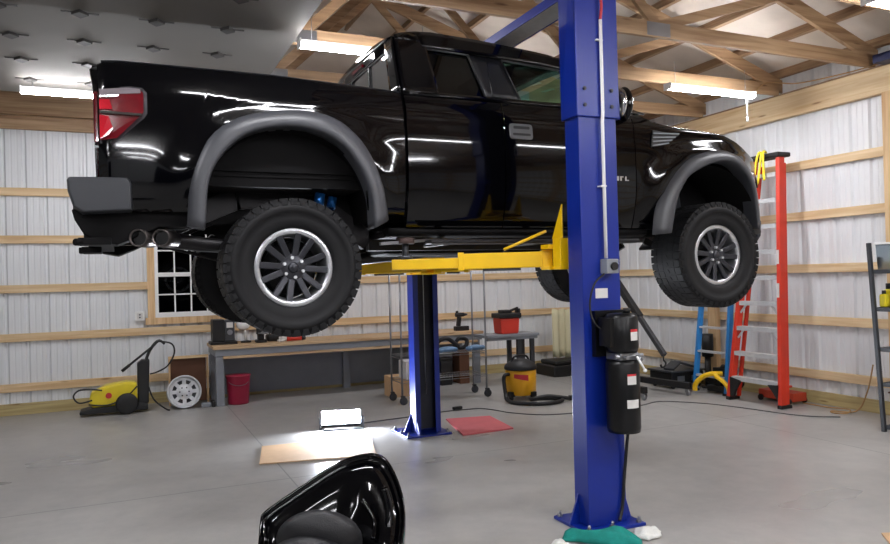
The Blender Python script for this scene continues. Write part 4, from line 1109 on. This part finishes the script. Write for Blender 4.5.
# chrome wire rack
t = thing('wire_rack', 'tall chrome wire shelving rack on casters beside the far blue column', 'rack', (3.72, 8.62, 0))
RX0, RX1, RY0, RY1 = 3.13, 4.30, 8.42, 8.80
for x in (RX0, RX1):
    for y in (RY0, RY1):
        mb = MB(); mb.cyl((x, y, .11), (x, y, 1.84), .0125, n=12); p = obj('post', mb, M['galv'], t)
        mb = MB(); mb.lathe([(0,-.018),(.042,-.018),(.05,-.01),(.05,.01),(.042,.018),(0,.018)], (x+.015, y, .05), 'y', n=20); mb.box(x-.01, x+.03, y-.025, y-.020, .05, .115); mb.box(x-.01, x+.03, y+.020, y+.025, .05, .115); mb.box(x-.015, x+.03, y-.025, y+.025, .106, .115); obj('caster', mb, M['dgrey'], t)
def wshelf(z):
    mb = MB()
    for y in (RY0, RY1): mb.cyl((RX0, y, z), (RX1, y, z), .004, n=6); mb.cyl((RX0, y, z-.03), (RX1, y, z-.03), .004, n=6)
    for k in range(31):
        x = RX0+(RX1-RX0)*k/30; mb.cyl((x, RY0, z+.002), (x, RY1, z+.002), .002, n=4)
    for x in (RX0, RX1): mb.cyl((x, RY0, z-.03), (x, RY1, z-.03), .004, n=6)
    obj('wire_shelf', mb, M['galv'], t)
for z in (.30, .60, 1.82): wshelf(z)
def shoe(x, y, z, m, label, r=0):
    mb = MB()
    return
for i, (x, lab) in enumerate(((3.80, 'light blue glove lying left on the chrome rack shelf'), (4.20, 'light blue glove lying by the right posts of the chrome rack'))):
    mb = MB(); mb.sphere((x, 8.52, .642), (.13 if i == 0 else .10, .06, .036)); mb.sphere((x+.10, 8.53, .635), (.05, .03, .03)); mb.sphere((x-.10, 8.50, .635), (.05, .035, .03)); tag(obj('work_glove', mb, M['bluesh']), lab, 'glove', 'gloves on the chrome rack')
mb = MB(); mb.tube(smooth_path([(3.68,8.62,.63),(3.72,8.62,.74),(3.84,8.62,.77),(3.95,8.62,.70),(4.02,8.62,.64),(4.10,8.6,.66),(4.12,8.62,.74),(4.02,8.64,.76),(3.95,8.64,.66)], 8), .028, n=10); tag(obj('air_hose', mb, M['blackpl']), 'coiled black hose lying behind the blue gloves on the chrome rack', 'hose')
t = thing('parts_box', 'pale box with a red edge on the lower shelf of the chrome rack', 'box', (3.30, 8.55, .305))
mb = MB(); mb.box(3.20, 3.42, 8.46, 8.72, .306, .53); obj('carton', mb, M['label'], t, bevel=.004)
mb = MB(); mb.box(3.35, 3.375, 8.455, 8.459, .32, .52); obj('red_stripe', mb, M['redp'], t)
mb = MB(); mb.box(3.20, 3.46, 9.0, 9.3, 0, .27); tag(obj('cardboard_box', mb, M['card'], bevel=.004), 'brown cardboard box on the floor behind the left end of the chrome rack', 'box')
# dark clutter under the bench end
for i, (x, w, h, mm, lab) in enumerate(((3.85, .22, .42, 'dgrey', 'grey bin under the workbench behind the chrome rack'), (4.18, .18, .36, 'blackpl', 'black case under the workbench right of the grey bin'), (4.48, .16, .48, 'brown', 'tall brown case under the right end of the workbench'))):
    mb = MB(); mb.box(x, x+w, 9.62, 9.88, 0, h); t = thing('storage_case', lab, 'case', (x+w/2, 9.75, 0)); obj('case_body', mb, M[mm], t, bevel=.012)
    mb = MB(); mb.box(x-.008, x+w+.008, 9.612, 9.888, h+.001, h+.03); obj('lid', mb, M[mm], t, bevel=.006)
# steel table with the red bucket
t = thing('steel_table', 'small grey steel table at the right end of the workbench', 'table', (4.98, 8.98, 0))
mb = MB(); mb.box(4.62, 5.47, 9.0, 9.42, .695, .735); mb.box(4.64, 5.45, 9.02, 9.06, .655, .694); obj('top', mb, M['grey'], t, bevel=.003)
for x in (5.14, 5.36):
    for y in (9.06, 9.34): mb = MB(); mb.box(x, x+.06, y, y+.05, 0, .694 if y > 9.2 else .654); obj('leg', mb, M['dgrey'], t, bevel=.003)
t = thing('oil_pail', 'orange-red pail with black gear on top standing on the steel table', 'pail', (5.04, 9.2, .735))
mb = MB(); mb.prism([(4.90,.736),(5.18,.736),(5.20,.96),(4.88,.96)], 9.08, 9.32); obj('body', mb, M['redtub'], t, bevel=.02)
mb = MB(); mb.box(4.87, 5.22, 9.06, 9.34, .961, 1.03); mb.box(4.95, 5.10, 9.12, 9.28, 1.03, 1.075); mb.beam((5.08,9.2,1.05),(5.24,9.2,1.10),.04,.03); mb.box(5.201, 5.25, 9.14, 9.24, .94, 1.09); obj('lid', mb, M['blackpl'], t, bevel=.012)
# shop vacuum
t = thing('shop_vacuum', 'yellow shop vacuum with black lid and hose, in front of the steel table', 'vacuum', (4.55, 8.05, 0))
VC = Vector((4.60, 8.05, 0))
mb = MB(); mb.lathe([(0,.06),(.175,.06),(.19,.08),(.195,.36),(.185,.375),(0,.375)], VC, 'z', n=40); obj('drum', mb, M['vacyellow'], t)
mb = MB(); mb.lathe([(.205,.378),(.21,.40),(.20,.43),(.15,.47),(.10,.50),(0,.505)], VC, 'z', n=40); mb.tube(smooth_path([VC+Vector((-.13,0,.46)), VC+Vector((-.08,0,.54)), VC+Vector((.08,0,.54)), VC+Vector((.13,0,.46))], 6), .014); obj('lid', mb, M['blackpl'], t)
for k in range(4):
    a = math.radians(20+90*k); p = VC+Vector((.19*math.cos(a), .19*math.sin(a), 0))
    mb = MB(); mb.sphere(p+Vector((0,0,.031)), (.03,.03,.03)); mb.box(p.x-.035, p.x+.035, p.y-.035, p.y+.035, .05, .11); obj('caster', mb, M['blackpl'], t)
mb = MB(); 
rows = []
for k in range(7):
    a = math.radians(215+k*9); rows.append([(VC.x+.1965*math.cos(a), VC.y+.1965*math.sin(a), .285-.006*k), (VC.x+.1965*math.cos(a), VC.y+.1965*math.sin(a), .335-.002*k)])
mb.grid(rows); obj('red_label', mb, M['redp'], t, fix=False)
mb = MB(); mb.tube(smooth_path([VC+Vector((-.18,-.03,.33)), VC+Vector((-.27,-.05,.30)), VC+Vector((-.27,-.08,.10)), (4.30,7.85,.03), (4.36,7.62,.026), (4.62,7.46,.026), (4.90,7.56,.026), (4.84,7.76,.026), (4.62,7.80,.03), (4.56,7.70,.05), (4.75,7.64,.075), (5.02,7.60,.03)], 10), .024, n=10); obj('hose', mb, M['blackpl'], t)
mb = MB(); mb.cyl((5.02,7.60,.035),(5.14,7.58,.035),.032,.026); obj('nozzle', mb, M['blackpl'], t)
# cream sheet and black box right of the table
mb = MB(); rows = []
for k in range(15):
    x = 6.19+.33*k/14; rows.append([(x, 9.78+.025*math.sin(k*1.3)+.0*z, .25+.76*z/6+.01*math.sin(k)) for z in range(7)])
mb.grid(rows); tag(obj('cream_cover', mb, M['cream'], solid=.01), 'cream sheet draped upright behind the blue near column', 'cover')
t = thing('black_case', 'low black case on the floor under the cream sheet', 'case', (6.2, 9.65, 0))
mb = MB(); mb.box(5.96, 6.62, 9.40, 9.95, 0, .17); obj('case_body', mb, M['blackpl'], t, bevel=.02)
mb = MB(); mb.box(6.02, 6.60, 9.45, 9.90, .171, .235); obj('lid', mb, M['blackpl'], t, bevel=.02)

# ------------------------------------------------------------------ floor items in the middle
# cardboard
mb = MB(); mb.prism([(1.18,7.03),(1.04,6.36),(2.03,6.16),(2.23,6.93)], .002, .010, 'xy'); tag(obj('cardboard_sheet', mb, M['card']), 'flat tan cardboard sheet on the floor in front of the bright work light', 'cardboard')
mb = MB(); mb.prism([(3.90,2.72),(4.02,2.86),(4.3,2.74),(4.2,2.55)], .002, .010, 'xy'); tag(obj('cardboard_sheet', mb, M['card']), 'small tan cardboard corner at the bottom right edge of the photo', 'cardboard')
mb = MB(); mb.prism([(3.033,6.481),(3.614,6.50),(3.705,7.195),(3.215,7.299)], .0, .016, 'xy'); tag(obj('foam_mat', mb, M['pink'], bevel=.003), 'pinkish red foam mat on the floor right of the far blue column', 'mat')
# LED work light
t = thing('led_work_light', 'glaring LED work light standing on the floor left of the far column', 'work light', (2.06, 7.45, 0))
fx = Matrix.Translation((2.08, 7.47, .115)) @ Matrix.Rotation(math.radians(-14), 4, 'Z') @ Matrix.Rotation(math.radians(-12), 4, 'X')
mb = MB(); mb.box(-.215, .215, -.02, .03, -.075, .085); obj('housing', mb.xf(fx), M['dgrey'], t, bevel=.008)
mb = MB(); mb.box(-.20, .20, -.024, -.0205, -.062, .072); obj('lens', mb.xf(fx), M['work'], t)
mb = MB(); mb.tube([(1.88,7.42,.012),(2.28,7.33,.012),(2.31,7.52,.012),(1.91,7.62,.012)], .011, closed=True, n=8); mb.beam((1.87,7.515,.0),(1.87,7.515,.12),.012,.03); mb.beam((2.30,7.42,.0),(2.30,7.42,.12),.012,.03); obj('stand', mb, M['dgrey'], t)
def cord(name, pts, r, m, label): 
    mb = MB(); mb.tube(smooth_path(pts, 8), r, n=6); return tag(obj(name, mb, m), label, 'cord')
cord('extension_cord', [(2.32,7.56,.012),(2.55,7.62,.006),(3.15,7.68,.006),(3.40,7.74,.006),(3.65,7.726,.006),(3.83,7.69,.006),(3.93,7.52,.006),(4.02,7.25,.006),(4.3,6.95,.006),(4.9,6.85,.006),(5.509,6.858,.006),(5.876,6.942,.006),(6.20,6.60,.006),(6.359,6.17,.006),(6.527,5.515,.006),(6.80,5.25,.0065)], .0065, M['cord'], 'long grey cord running from the work light across the floor to the right wall')
cord('tan_cord', [(7.05,5.05,.55),(7.10,5.16,.25),(7.12,5.30,.03),(7.0,5.50,.008),(6.93,5.42,.008),(6.97,5.30,.02),(7.10,5.38,.035),(7.15,5.7,.008),(7.16,6.0,.007)], .008, M['orangecord'], 'tan cord curled up at the foot of the right wall beside the shelf')
mb = MB(); mb.box(-.06,.06,-.025,.025,0,.035); mb.xf(Matrix.Translation((3.56,7.74,.0135)) @ Matrix.Rotation(.2, 4, 'Z')); tag(obj('cord_connector', mb, M['blackpl'], bevel=.008), 'black connector block on the grey cord behind the red mat', 'connector')

# towels around the near column base
def towel(name, p0, p1, wd, m, lab, amp, seed):
    rnd = random.Random(seed); nx, ny = 30, 14; rows = []
    ph = [rnd.uniform(0, 6) for _ in range(4)]
    p0 = Vector((*p0, 0)); p1 = Vector((*p1, 0)); d = p1-p0; n = Vector((-d.y, d.x, 0)).normalized()
    for i in range(nx+1):
        r_ = []
        for j in range(ny+1):
            a, b2 = i/nx, j/ny
            e = math.sin(PI*a)**.4*math.sin(PI*b2)**.5
            z = .006+e*amp*(.60+.28*math.sin(a*9+ph[0])*math.cos(b2*5+ph[1])+.16*math.sin(b2*11+a*5+ph[2]))
            q = p0+d*a+n*(wd*(b2-.5)*(.8+.2*math.sin(a*7+ph[3])))
            r_.append((q.x, q.y, z))
        rows.append(r_)
    mb = MB(); mb.grid(rows); return tag(obj(name, mb, m, solid=.006), lab, 'cloth')
towel('teal_towel', (2.35, 3.66), (2.70, 3.38), .14, M['teal'], 'teal towel bunched on the floor against the near column base', .10, 3)
towel('white_cloth', (2.745, 3.44), (2.90, 3.52), .16, M['whitecloth'], 'white cloth heaped right of the teal towel at the near column base', .055, 8)
towel('white_rag', (2.235, 3.60), (2.30, 3.52), .08, M['whitecloth'], 'small white rag left of the near column base', .045, 5)

# ------------------------------------------------------------------ right wall items
def rail(mb, a, b, w, d): 
    """channel rail: w along v, d along u"""
    a = Vector(a); b = Vector(b)
    vs = []
    for p in (a, b):
        for sx in (-1, 1):
            for sy in (-1, 1): vs.append(p+Vector((sx*d/2, sy*w/2, 0)))
    mb.add(vs, [(0,1,3,2),(4,6,7,5),(0,4,5,1),(2,3,7,6),(0,2,6,4),(1,5,7,3)])
def L3(a, b, t): return Vector(a)+(Vector(b)-Vector(a))*t
t = thing('step_ladder', 'tall orange-red stepladder with black top leaning on the right wall', 'ladder', (6.8, 6.2, 0))
rb, rt = (6.70, 5.885, .04), (7.0, 6.085, 2.86); lb_, lt = (6.70, 6.64, .04), (7.0, 6.46, 2.86)
for a, b in ((rb, rt), (lb_, lt)):
    mb = MB(); rail(mb, a, b, .055, .085); obj('front_rail', mb, M['orange'], t, bevel=.006)
for a, b in (((6.79, 5.90, .04), (7.075, 6.10, 2.80)), ((6.79, 6.60, .04), (7.075, 6.43, 2.80))):
    mb = MB(); rail(mb, a, b, .03, .045); obj('rear_rail', mb, M['orange'], t, bevel=.004)
for k in range(9):
    z = .29+.30*k+(0 if k else -.0); tt = (z-.04)/2.82
    a = L3(lb_, lt, tt); b = L3(rb, rt, tt)
    mb = MB(); mb.box(a.x-.044, a.x+.04, b.y+.029, a.y-.029, z-.008, z); mb.box(a.x-.05, a.x-.044, b.y+.029, a.y-.029, z-.05, z); obj('step', mb, M['alu'], t)
    if k in (0, 2, 3):
        mb = MB()
        for (P, sgn) in ((b, 1), (a, -1)): mb.beam((P.x-.03, P.y+sgn*.03, z-.14), (P.x-.03, P.y+sgn*.13, z-.03), .012, .02)
        obj('step_brace', mb, M['alu'], t)
mb = MB(); mb.box(6.93, 7.14, 6.05, 6.50, 2.865, 2.92); obj('top_cap', mb, M['blackpl'], t, bevel=.015)
for p in (rb, lb_):
    mb = MB(); mb.box(p[0]-.05, p[0]+.12, p[1]-.03, p[1]+.03, 0, .039); obj('foot', mb, M['blackpl'], t, bevel=.006)
mb = MB(); mb.prism([(6.61,.05),(6.61,.28),(6.45,.25),(6.53,.14),(6.57,.05)], 6.66, 6.70, 'yz'); obj('corner_brace', mb, M['blackpl'], t)
mb = MB(); mb.prism([(5.915,.08),(5.915,.26),(6.05,.25),(5.97,.16)], 6.66, 6.70, 'yz'); obj('corner_brace', mb, M['blackpl'], t)
for z in (1.62, 1.24): mb = MB(); mb.beam((6.69+z*.1064-.045, 5.882+z*.071, z), (6.69+z*.1064-.028, 5.882+z*.071+.011, z+.16), .03, .004, up=(1,0,0)); obj('warning_label', mb, M['label'], t)
mb = MB(); mb.tube(smooth_path([(6.97,6.30,2.937),(6.91,6.31,2.937),(6.885,6.33,2.8),(6.87,6.34,2.62),(6.87,6.30,2.58),(6.88,6.27,2.75),(6.91,6.27,2.937)], 6), .014, n=8); mb.tube(smooth_path([(6.97,6.25,2.937),(6.91,6.24,2.937),(6.885,6.22,2.75),(6.87,6.20,2.60)], 6), .014, n=8); tag(obj('yellow_strap', mb, M['yellow2']), 'yellow strap hung over the black top of the tall orange-red ladder', 'strap')
t = thing('step_ladder', 'shorter blue ladder left of the tall orange-red ladder', 'ladder', (6.9, 7.1, 0))
lb_, lt = (6.84, 7.385, .02), (7.04, 7.36, 1.72); rb, rt = (6.84, 6.84, .02), (7.04, 6.88, 1.72)
for a, b in ((rb, rt), (lb_, lt)):
    mb = MB(); rail(mb, a, b, .05, .06); obj('front_rail', mb, M['bluelad'], t, bevel=.005)
for k, z in enumerate((.22, .53, .84, 1.14, 1.44)):
    tt = (z-.02)/1.7; a = L3(lb_, lt, tt); b = L3(rb, rt, tt)
    mb = MB(); mb.box(a.x-.035, a.x+.03, b.y+.026, a.y-.026, z-.025, z); obj('step', mb, M['alu'], t)
mb = MB(); mb.box(6.99, 7.12, 6.84, 7.40, 1.722, 1.76); obj('top_cap', mb, M['bluelad'], t, bevel=.01)
for p in (lb_, rb): mb = MB(); mb.box(p[0]-.04, p[0]+.04, p[1]-.035, p[1]+.035, 0, .03); obj('foot', mb, M['blackpl'], t)
# red box on the floor behind the ladder
t = thing('floor_jack', 'orange-red floor jack under the tall orange-red ladder', 'jack', (7.05, 6.25, 0))
mb = MB(); mb.box(6.98, 7.20, 5.98, 6.48, .03, .13); mb.beam((7.09,6.40,.13),(7.09,6.1,.19),.05,.03,up=(0,0,1)); obj('body', mb, M['jackred'], t, bevel=.01)
for y in (6.03, 6.43): 
    for x in (6.965, 7.215): mb = MB(); mb.cyl((x-.012,y,.035),(x+.012,y,.035),.034); obj('wheel', mb, M['blackpl'], t)
# compressor with yellow guards
t = thing('air_compressor', 'black compressor with two curved yellow guards behind the blue ladder', 'compressor', (7.06, 7.1, 0))
mb = MB(); mb.cyl((7.08,6.86,.15),(7.08,7.36,.15),.085,n=24); mb.box(7.02,7.14,6.95,7.25,.23,.30); mb.cyl((7.09,7.0,.30),(7.09,7.15,.30),.045); obj('tank', mb, M['blackpl'], t)
for (ya, yb_) in ((7.52, 7.20), (7.04, 6.72)):
    pass
mb = MB(); mb.tube(smooth_path([(6.70,7.24,.03),(6.70,7.22,.12),(6.74,7.14,.21),(6.78,7.02,.26),(6.88,6.95,.26)], 8), .032, n=10); obj('guard', mb, M['yellow'], t)
mb = MB(); mb.tube(smooth_path([(6.76,6.72,.035),(6.76,6.74,.12),(6.76,6.82,.19),(6.76,6.92,.235),(6.80,6.98,.25)], 8), .027, n=10); obj('guard', mb, M['yellow'], t)
mb = MB(); mb.box(6.86,6.99,6.88,7.20,.02,.10); mb.cyl((6.88,7.04,.13),(6.97,7.04,.13),.06); obj('base', mb, M['blackpl'], t, bevel=.01)
mb = MB(); mb.cyl((7.12,7.44,.42),(7.12,7.44,.72),.075); mb.cyl((7.12,7.44,.0),(7.12,7.44,.42),.04); mb.cyl((7.12,7.44,0),(7.12,7.44,.03),.09)
tag(obj('stand_post', mb, M['blackpl']), 'black cylinder on a stand in front of the wooden wall post', 'stand')
# black toolbox
t = thing('tool_tray', 'open black wheeled tool tray left of the blue ladder', 'tray', (6.6, 8.0, 0))
TX, TY = 6.86, 7.78
mb = MB(); mb.box(TX-.26, TX+.30, TY-.22, TY+.22, .06, .22); obj('body', mb, M['blackpl'], t, bevel=.02)
mb = MB(); mb.box(TX-.28, TX+.32, TY-.24, TY+.24, .221, .245); mb.beam((TX-.20,TY-.1,.255),(TX-.02,TY-.05,.34),.16,.03); mb.beam((TX-.02,TY-.05,.34),(TX+.2,TY-.1,.27),.14,.03); obj('lid', mb, M['dgrey'], t, bevel=.006)
mb = MB(); mb.box(TX-.16, TX-.04, TY-.226, TY-.2205, .10, .17); obj('latch', mb, M['galv'], t)
mb = MB(); mb.box(TX+.08, TX+.20, TY-.226, TY-.2205, .10, .17); obj('latch', mb, M['galv'], t)
for x in (-.2, .24):
    for y in (-.18, .18): mb = MB(); mb.sphere((TX+x, TY+y, .03), .03); obj('caster', mb, M['blackpl'], t)
# engine hoist
t = thing('engine_hoist', 'black engine hoist with a boom and hook right of the near blue column', 'hoist', (6.1, 7.9, 0))
HX = 6.10
mb = MB(); mb.beam((HX,8.45,1.88),(HX,7.55,.985),.08,.085,up=(0,-1,1)); bo = obj('boom', mb, M['blackpl'], t, bevel=.006)
mb = MB(); mb.beam((HX,7.56,.995),(HX,7.10,.535),.055,.06,up=(0,-1,1)); obj('boom_extension', mb, M['dgrey'], bo, bevel=.004)
mb = MB(); mb.cyl((HX,7.12,.54),(HX,7.12,.46),.010); mb.tube(smooth_path([(HX,7.12,.47),(HX+.035,7.12,.43),(HX+.01,7.12,.39),(HX-.035,7.12,.39),(HX-.045,7.12,.42)], 5), .012); obj('hook', mb, M['blackpl'], bo)
mb = MB(); mb.beam((HX,8.58,.17),(HX,8.46,1.84),.08,.08,up=(1,0,0)); obj('mast', mb, M['blackpl'], t, bevel=.006)
mb = MB(); mb.cyl((HX,8.42,.62),(HX,8.0,1.36),.03); mb.cyl((HX,8.46,.55),(HX,8.2,1.0),.045); obj('ram', mb, M['dgrey'], t)
for (a, b) in (((6.30,8.60,.12),(6.47,7.08,.125)), ((5.90,8.60,.12),(5.79,7.10,.125))):
    mb = MB(); mb.beam(a, b, .07, .08); lg = obj('leg', mb, M['blackpl'], t, bevel=.005)
    mb = MB(); mb.lathe([(0,-.02),(.030,-.02),(.037,-.012),(.037,.012),(.030,.02),(0,.02)], (b[0], b[1]+.03, .037), 'x', n=20); mb.box(b[0]-.028, b[0]-.022, b[1]+.0, b[1]+.06, .04, .084); mb.box(b[0]+.022, b[0]+.028, b[1]+.0, b[1]+.06, .04, .084); obj('caster', mb, M['galv'], lg)
mb = MB(); mb.box(5.82,6.38,8.64,8.74,.08,.17); obj('cross_base', mb, M['blackpl'], t, bevel=.005)
for x in (5.87, 6.33): mb = MB(); mb.cyl((x-.018,8.69,.038),(x+.018,8.69,.038),.038); obj('caster', mb, M['galv'], t)
# shelf at the right edge
t = thing('metal_shelf', 'dark metal shelving unit at the right edge of the photo', 'shelf', (6.75, 4.2, 0))
for x in (6.55, 7.0):
    for (yb2, yt) in ((4.60, 4.70), (3.62, 3.62)):
        mb = MB(); mb.beam((x, yb2, 0), (x, yt, 1.79), .035, .035, up=(1,0,0)); obj('upright', mb, M['dgrey'], t, bevel=.003)
for z in (.06, .46, .79, 1.17, 1.53):
    y1 = 4.60+.1*z/1.79-.02
    mb = MB(); mb.box(6.57, 6.98, 3.64, y1, z-.012, z); mb.box(6.555, 6.569, 3.64, y1, z-.035, z+.005); mb.box(6.981, 6.995, 3.64, y1, z-.035, z+.005); mb.box(6.57, 6.98, y1-.008, y1+.004, z-.035, z+.005); obj('shelf_board', mb, M['dgrey'], t, bevel=.002)
t = thing('plastic_bin', 'clear plastic bin on the top board of the dark shelving unit', 'bin', (6.75, 4.3, 1.53))
mb = MB(); mb.prism([(6.60,1.536),(6.94,1.536),(6.965,1.77),(6.575,1.77)], 4.02, 4.65); obj('tub', mb, M['bin'], t)
mb = MB(); mb.box(6.567,6.975,4.0,4.668,1.771,1.79); obj('lid', mb, M['white'], t, bevel=.004)
mb = MB(); mb.box(6.66,6.90,4.1,4.5,1.545,1.66); obj('contents', mb, M['grey'], t, bevel=.02)
t = thing('oil_bottle', 'yellow bottle with a black cap on the second shelf board', 'bottle', (6.64, 4.50, 1.17))
mb = MB(); mb.box(6.575,6.635,4.565,4.635,1.176,1.30); obj('body', mb, M['bottle'], t, bevel=.018, seg=3)
mb = MB(); mb.cyl((6.605,4.60,1.30),(6.605,4.60,1.335),.018); obj('cap', mb, M['blackpl'], t)
t = thing('oil_jug', 'taller black-topped jug beside the yellow bottle on the second shelf board', 'bottle', (6.66, 4.36, 1.17))
mb = MB(); mb.box(6.645,6.74,4.55,4.64,1.176,1.345); obj('body', mb, M['bottle'], t, bevel=.02, seg=3)
mb = MB(); mb.cyl((6.692,4.595,1.345),(6.692,4.595,1.40),.04); obj('cap', mb, M['blackpl'], t)
mb = MB(); mb.box(6.60,6.93,3.95,4.57,.066,.36); t = thing('parts_carton', 'brown carton on the bottom board of the dark shelving unit', 'box', (6.76,4.22,.06)); obj('carton', mb, M['brown'], t, bevel=.004)
mb = MB(); mb.box(6.59,6.94,3.94,4.58,.361,.375); obj('lid', mb, M['brown'], t)

# ------------------------------------------------------------------ glossy black motorcycle in the foreground
t = thing('motorcycle', 'glossy black motorcycle fairing with a matte black hump at the bottom edge', 'motorcycle', (.55, 1.75, 0))
O = [(.280,1.90,.62),(.300,1.98,.74),(.323,2.027,.855),(.337,2.07,.906),(.350,2.081,.923),(.402,2.085,.951),(.470,2.089,.985),(.530,2.091,1.015),(.591,2.089,1.040),(.640,2.078,1.051),(.676,2.064,1.052),(.701,2.04,1.039),(.714,2.0,1.006),(.718,1.962,.968),(.715,1.926,.93),(.70,1.89,.887),(.682,1.859,.848),(.655,1.80,.75),(.60,1.74,.62),(.50,1.74,.53),(.38,1.80,.53)]
O = [Vector(p) for p in O]
O = [v for v in smooth_path(O+[O[0]], 3)][:-1]
cen = Vector((.50, 1.93, .80)); nrm = Vector((-.30, -.67, .68)).normalized(); back = Vector((.25, .55, -.60)).normalized()
rows = []
for k, dn in ((.62, -.34), (.80, -.28), (.93, -.18), (.99, -.07), (1.0, 0), (.985, .008), (.965, .0), (.94, -.012), (.90, -.006), (.86, .008), (.78, .016), (.66, .012), (.52, -.005), (.36, -.02), (.18, -.03), (.02, -.032)):
    rows.append([cen+(p-cen)*k+nrm*dn for p in O])
mb = MB(); mb.grid(rows, True, close=True); mb.add(rows[-1], [tuple(range(len(O)))]); mb.add(rows[0], [tuple(range(len(O)))])
obj('fairing', mb, M['carpaint'], t)
Rr_ = Vector((math.cos(math.radians(24)), -math.sin(math.radians(24)), 0)); Fr_ = Vector((math.sin(math.radians(24)), math.cos(math.radians(24)), 0))
def pod(c, rx, ry, rz, m, nm, tilt=35):
    mb = MB(); mb.sphere((0,0,0), (rx, ry, rz), 28, 18)
    M4 = Matrix((Rr_, Fr_, Vector((0,0,1)))).transposed().to_4x4()
    mb.xf(Matrix.Translation(c) @ M4 @ Matrix.Rotation(math.radians(tilt), 4, 'X')); return obj(nm, mb, m, t)
pod(Vector((.478,1.965,.858)), .118, .062, .105, M['seatmatte'], 'instrument_hood')
pod(Vector((.430,1.91,.800)), .125, .085, .105, M['seatmatte'], 'seat_pad')
mb = MB(); mb.tube(smooth_path([(.655,1.93,.985),(.665,1.92,.93),(.655,1.90,.87),(.63,1.87,.80)], 6), .012); mb.tube(smooth_path([(.60,1.96,.95),(.625,1.93,.90),(.61,1.90,.86)], 6), .008); obj('trim_spear', mb, M['carpaint'], t)
# bodywork, forks and wheels below the picture edge
mb = MB(); rows = []
for q, w_, zt, zb2 in ((0,.06,.50,.36),(.2,.12,.60,.30),(.5,.15,.62,.24),(.8,.14,.60,.24),(1.1,.10,.62,.34),(1.3,.05,.66,.44)):
    p = Vector((.50,1.95,0))-Fr_*q
    rows.append([p-Rr_*w_*.7+Vector((0,0,zb2)), p-Rr_*w_+Vector((0,0,(zb2+zt)/2)), p-Rr_*w_*.7+Vector((0,0,zt)), p+Rr_*w_*.7+Vector((0,0,zt)), p+Rr_*w_+Vector((0,0,(zb2+zt)/2)), p+Rr_*w_*.7+Vector((0,0,zb2))])
mb.grid(rows, True, close=True); mb.add(rows[0], [tuple(range(6))]); mb.add(rows[-1], [tuple(range(6))]); obj('body', mb, M['carpaint'], t)
for q in (-.10, 1.25):
    c = Vector((.50,1.95,0))-Fr_*q
    mb = MB(); mb.lathe([(.17,-.05),(.27,-.055),(.30,-.03),(.305,0),(.30,.03),(.27,.055),(.17,.05)], (0,0,0), 'x', n=36, closed=True)
    M4 = Matrix((Rr_, Fr_, Vector((0,0,1)))).transposed().to_4x4()
    w_ = obj('wheel', mb.xf(Matrix.Translation(c+Vector((0,0,.305))) @ M4), M['rubber'], t)
    mb = MB(); mb.lathe([(0,-.03),(.16,-.03),(.175,-.04),(.175,.04),(.16,.03),(0,.03)], (0,0,0), 'x', n=32); obj('rim', mb.xf(Matrix.Translation(c+Vector((0,0,.305))) @ M4), M['rimdark'], w_)
    mb = MB()
    for s in (-.075, .075): mb.cyl(c+Rr_*s+Vector((0,0,.30)), Vector((.50,1.95,0))-Fr_*(q*.75+.05)+Rr_*s+Vector((0,0,.52)), .018)
    obj('fork', mb, M['dgrey'], t)

# ------------------------------------------------------------------ camera
cam = bpy.data.cameras.new('camera'); co = bpy.data.objects.new('camera', cam); COL.objects.link(co)
cam.sensor_width = 36; cam.lens = 36*725/890; cam.clip_start = .05
th, pt_, ro = math.radians(24), math.radians(.4), math.radians(1.5)
F0 = Vector((math.sin(th), math.cos(th), 0)); R0 = Vector((math.cos(th), -math.sin(th), 0)); Zv = Vector((0,0,1))
Fv = F0*math.cos(pt_)+Zv*math.sin(pt_); U0 = -F0*math.sin(pt_)+Zv*math.cos(pt_)
Rv = math.cos(ro)*R0-math.sin(ro)*U0; Uv = math.sin(ro)*R0+math.cos(ro)*U0
mw = Matrix((Rv, Uv, -Fv)).transposed().to_4x4(); mw.translation = Vector((0,0,1.57))
co.matrix_world = mw
sc.camera = co
w = bpy.data.worlds.new('night'); sc.world = w; w.use_nodes = True
w.node_tree.nodes['Background'].inputs['Color'].default_value = (.02,.025,.035,1); w.node_tree.nodes['Background'].inputs['Strength'].default_value = .3
sc.view_settings.view_transform = 'Standard'; sc.view_settings.look = 'None'; sc.view_settings.gamma = 1
sc.view_settings.exposure = .42
sc.cycles.use_denoising = True
sc.cycles.max_bounces = 10; sc.cycles.diffuse_bounces = 5; sc.cycles.transparent_max_bounces = 12
sc.cycles.sample_clamp_indirect = 8
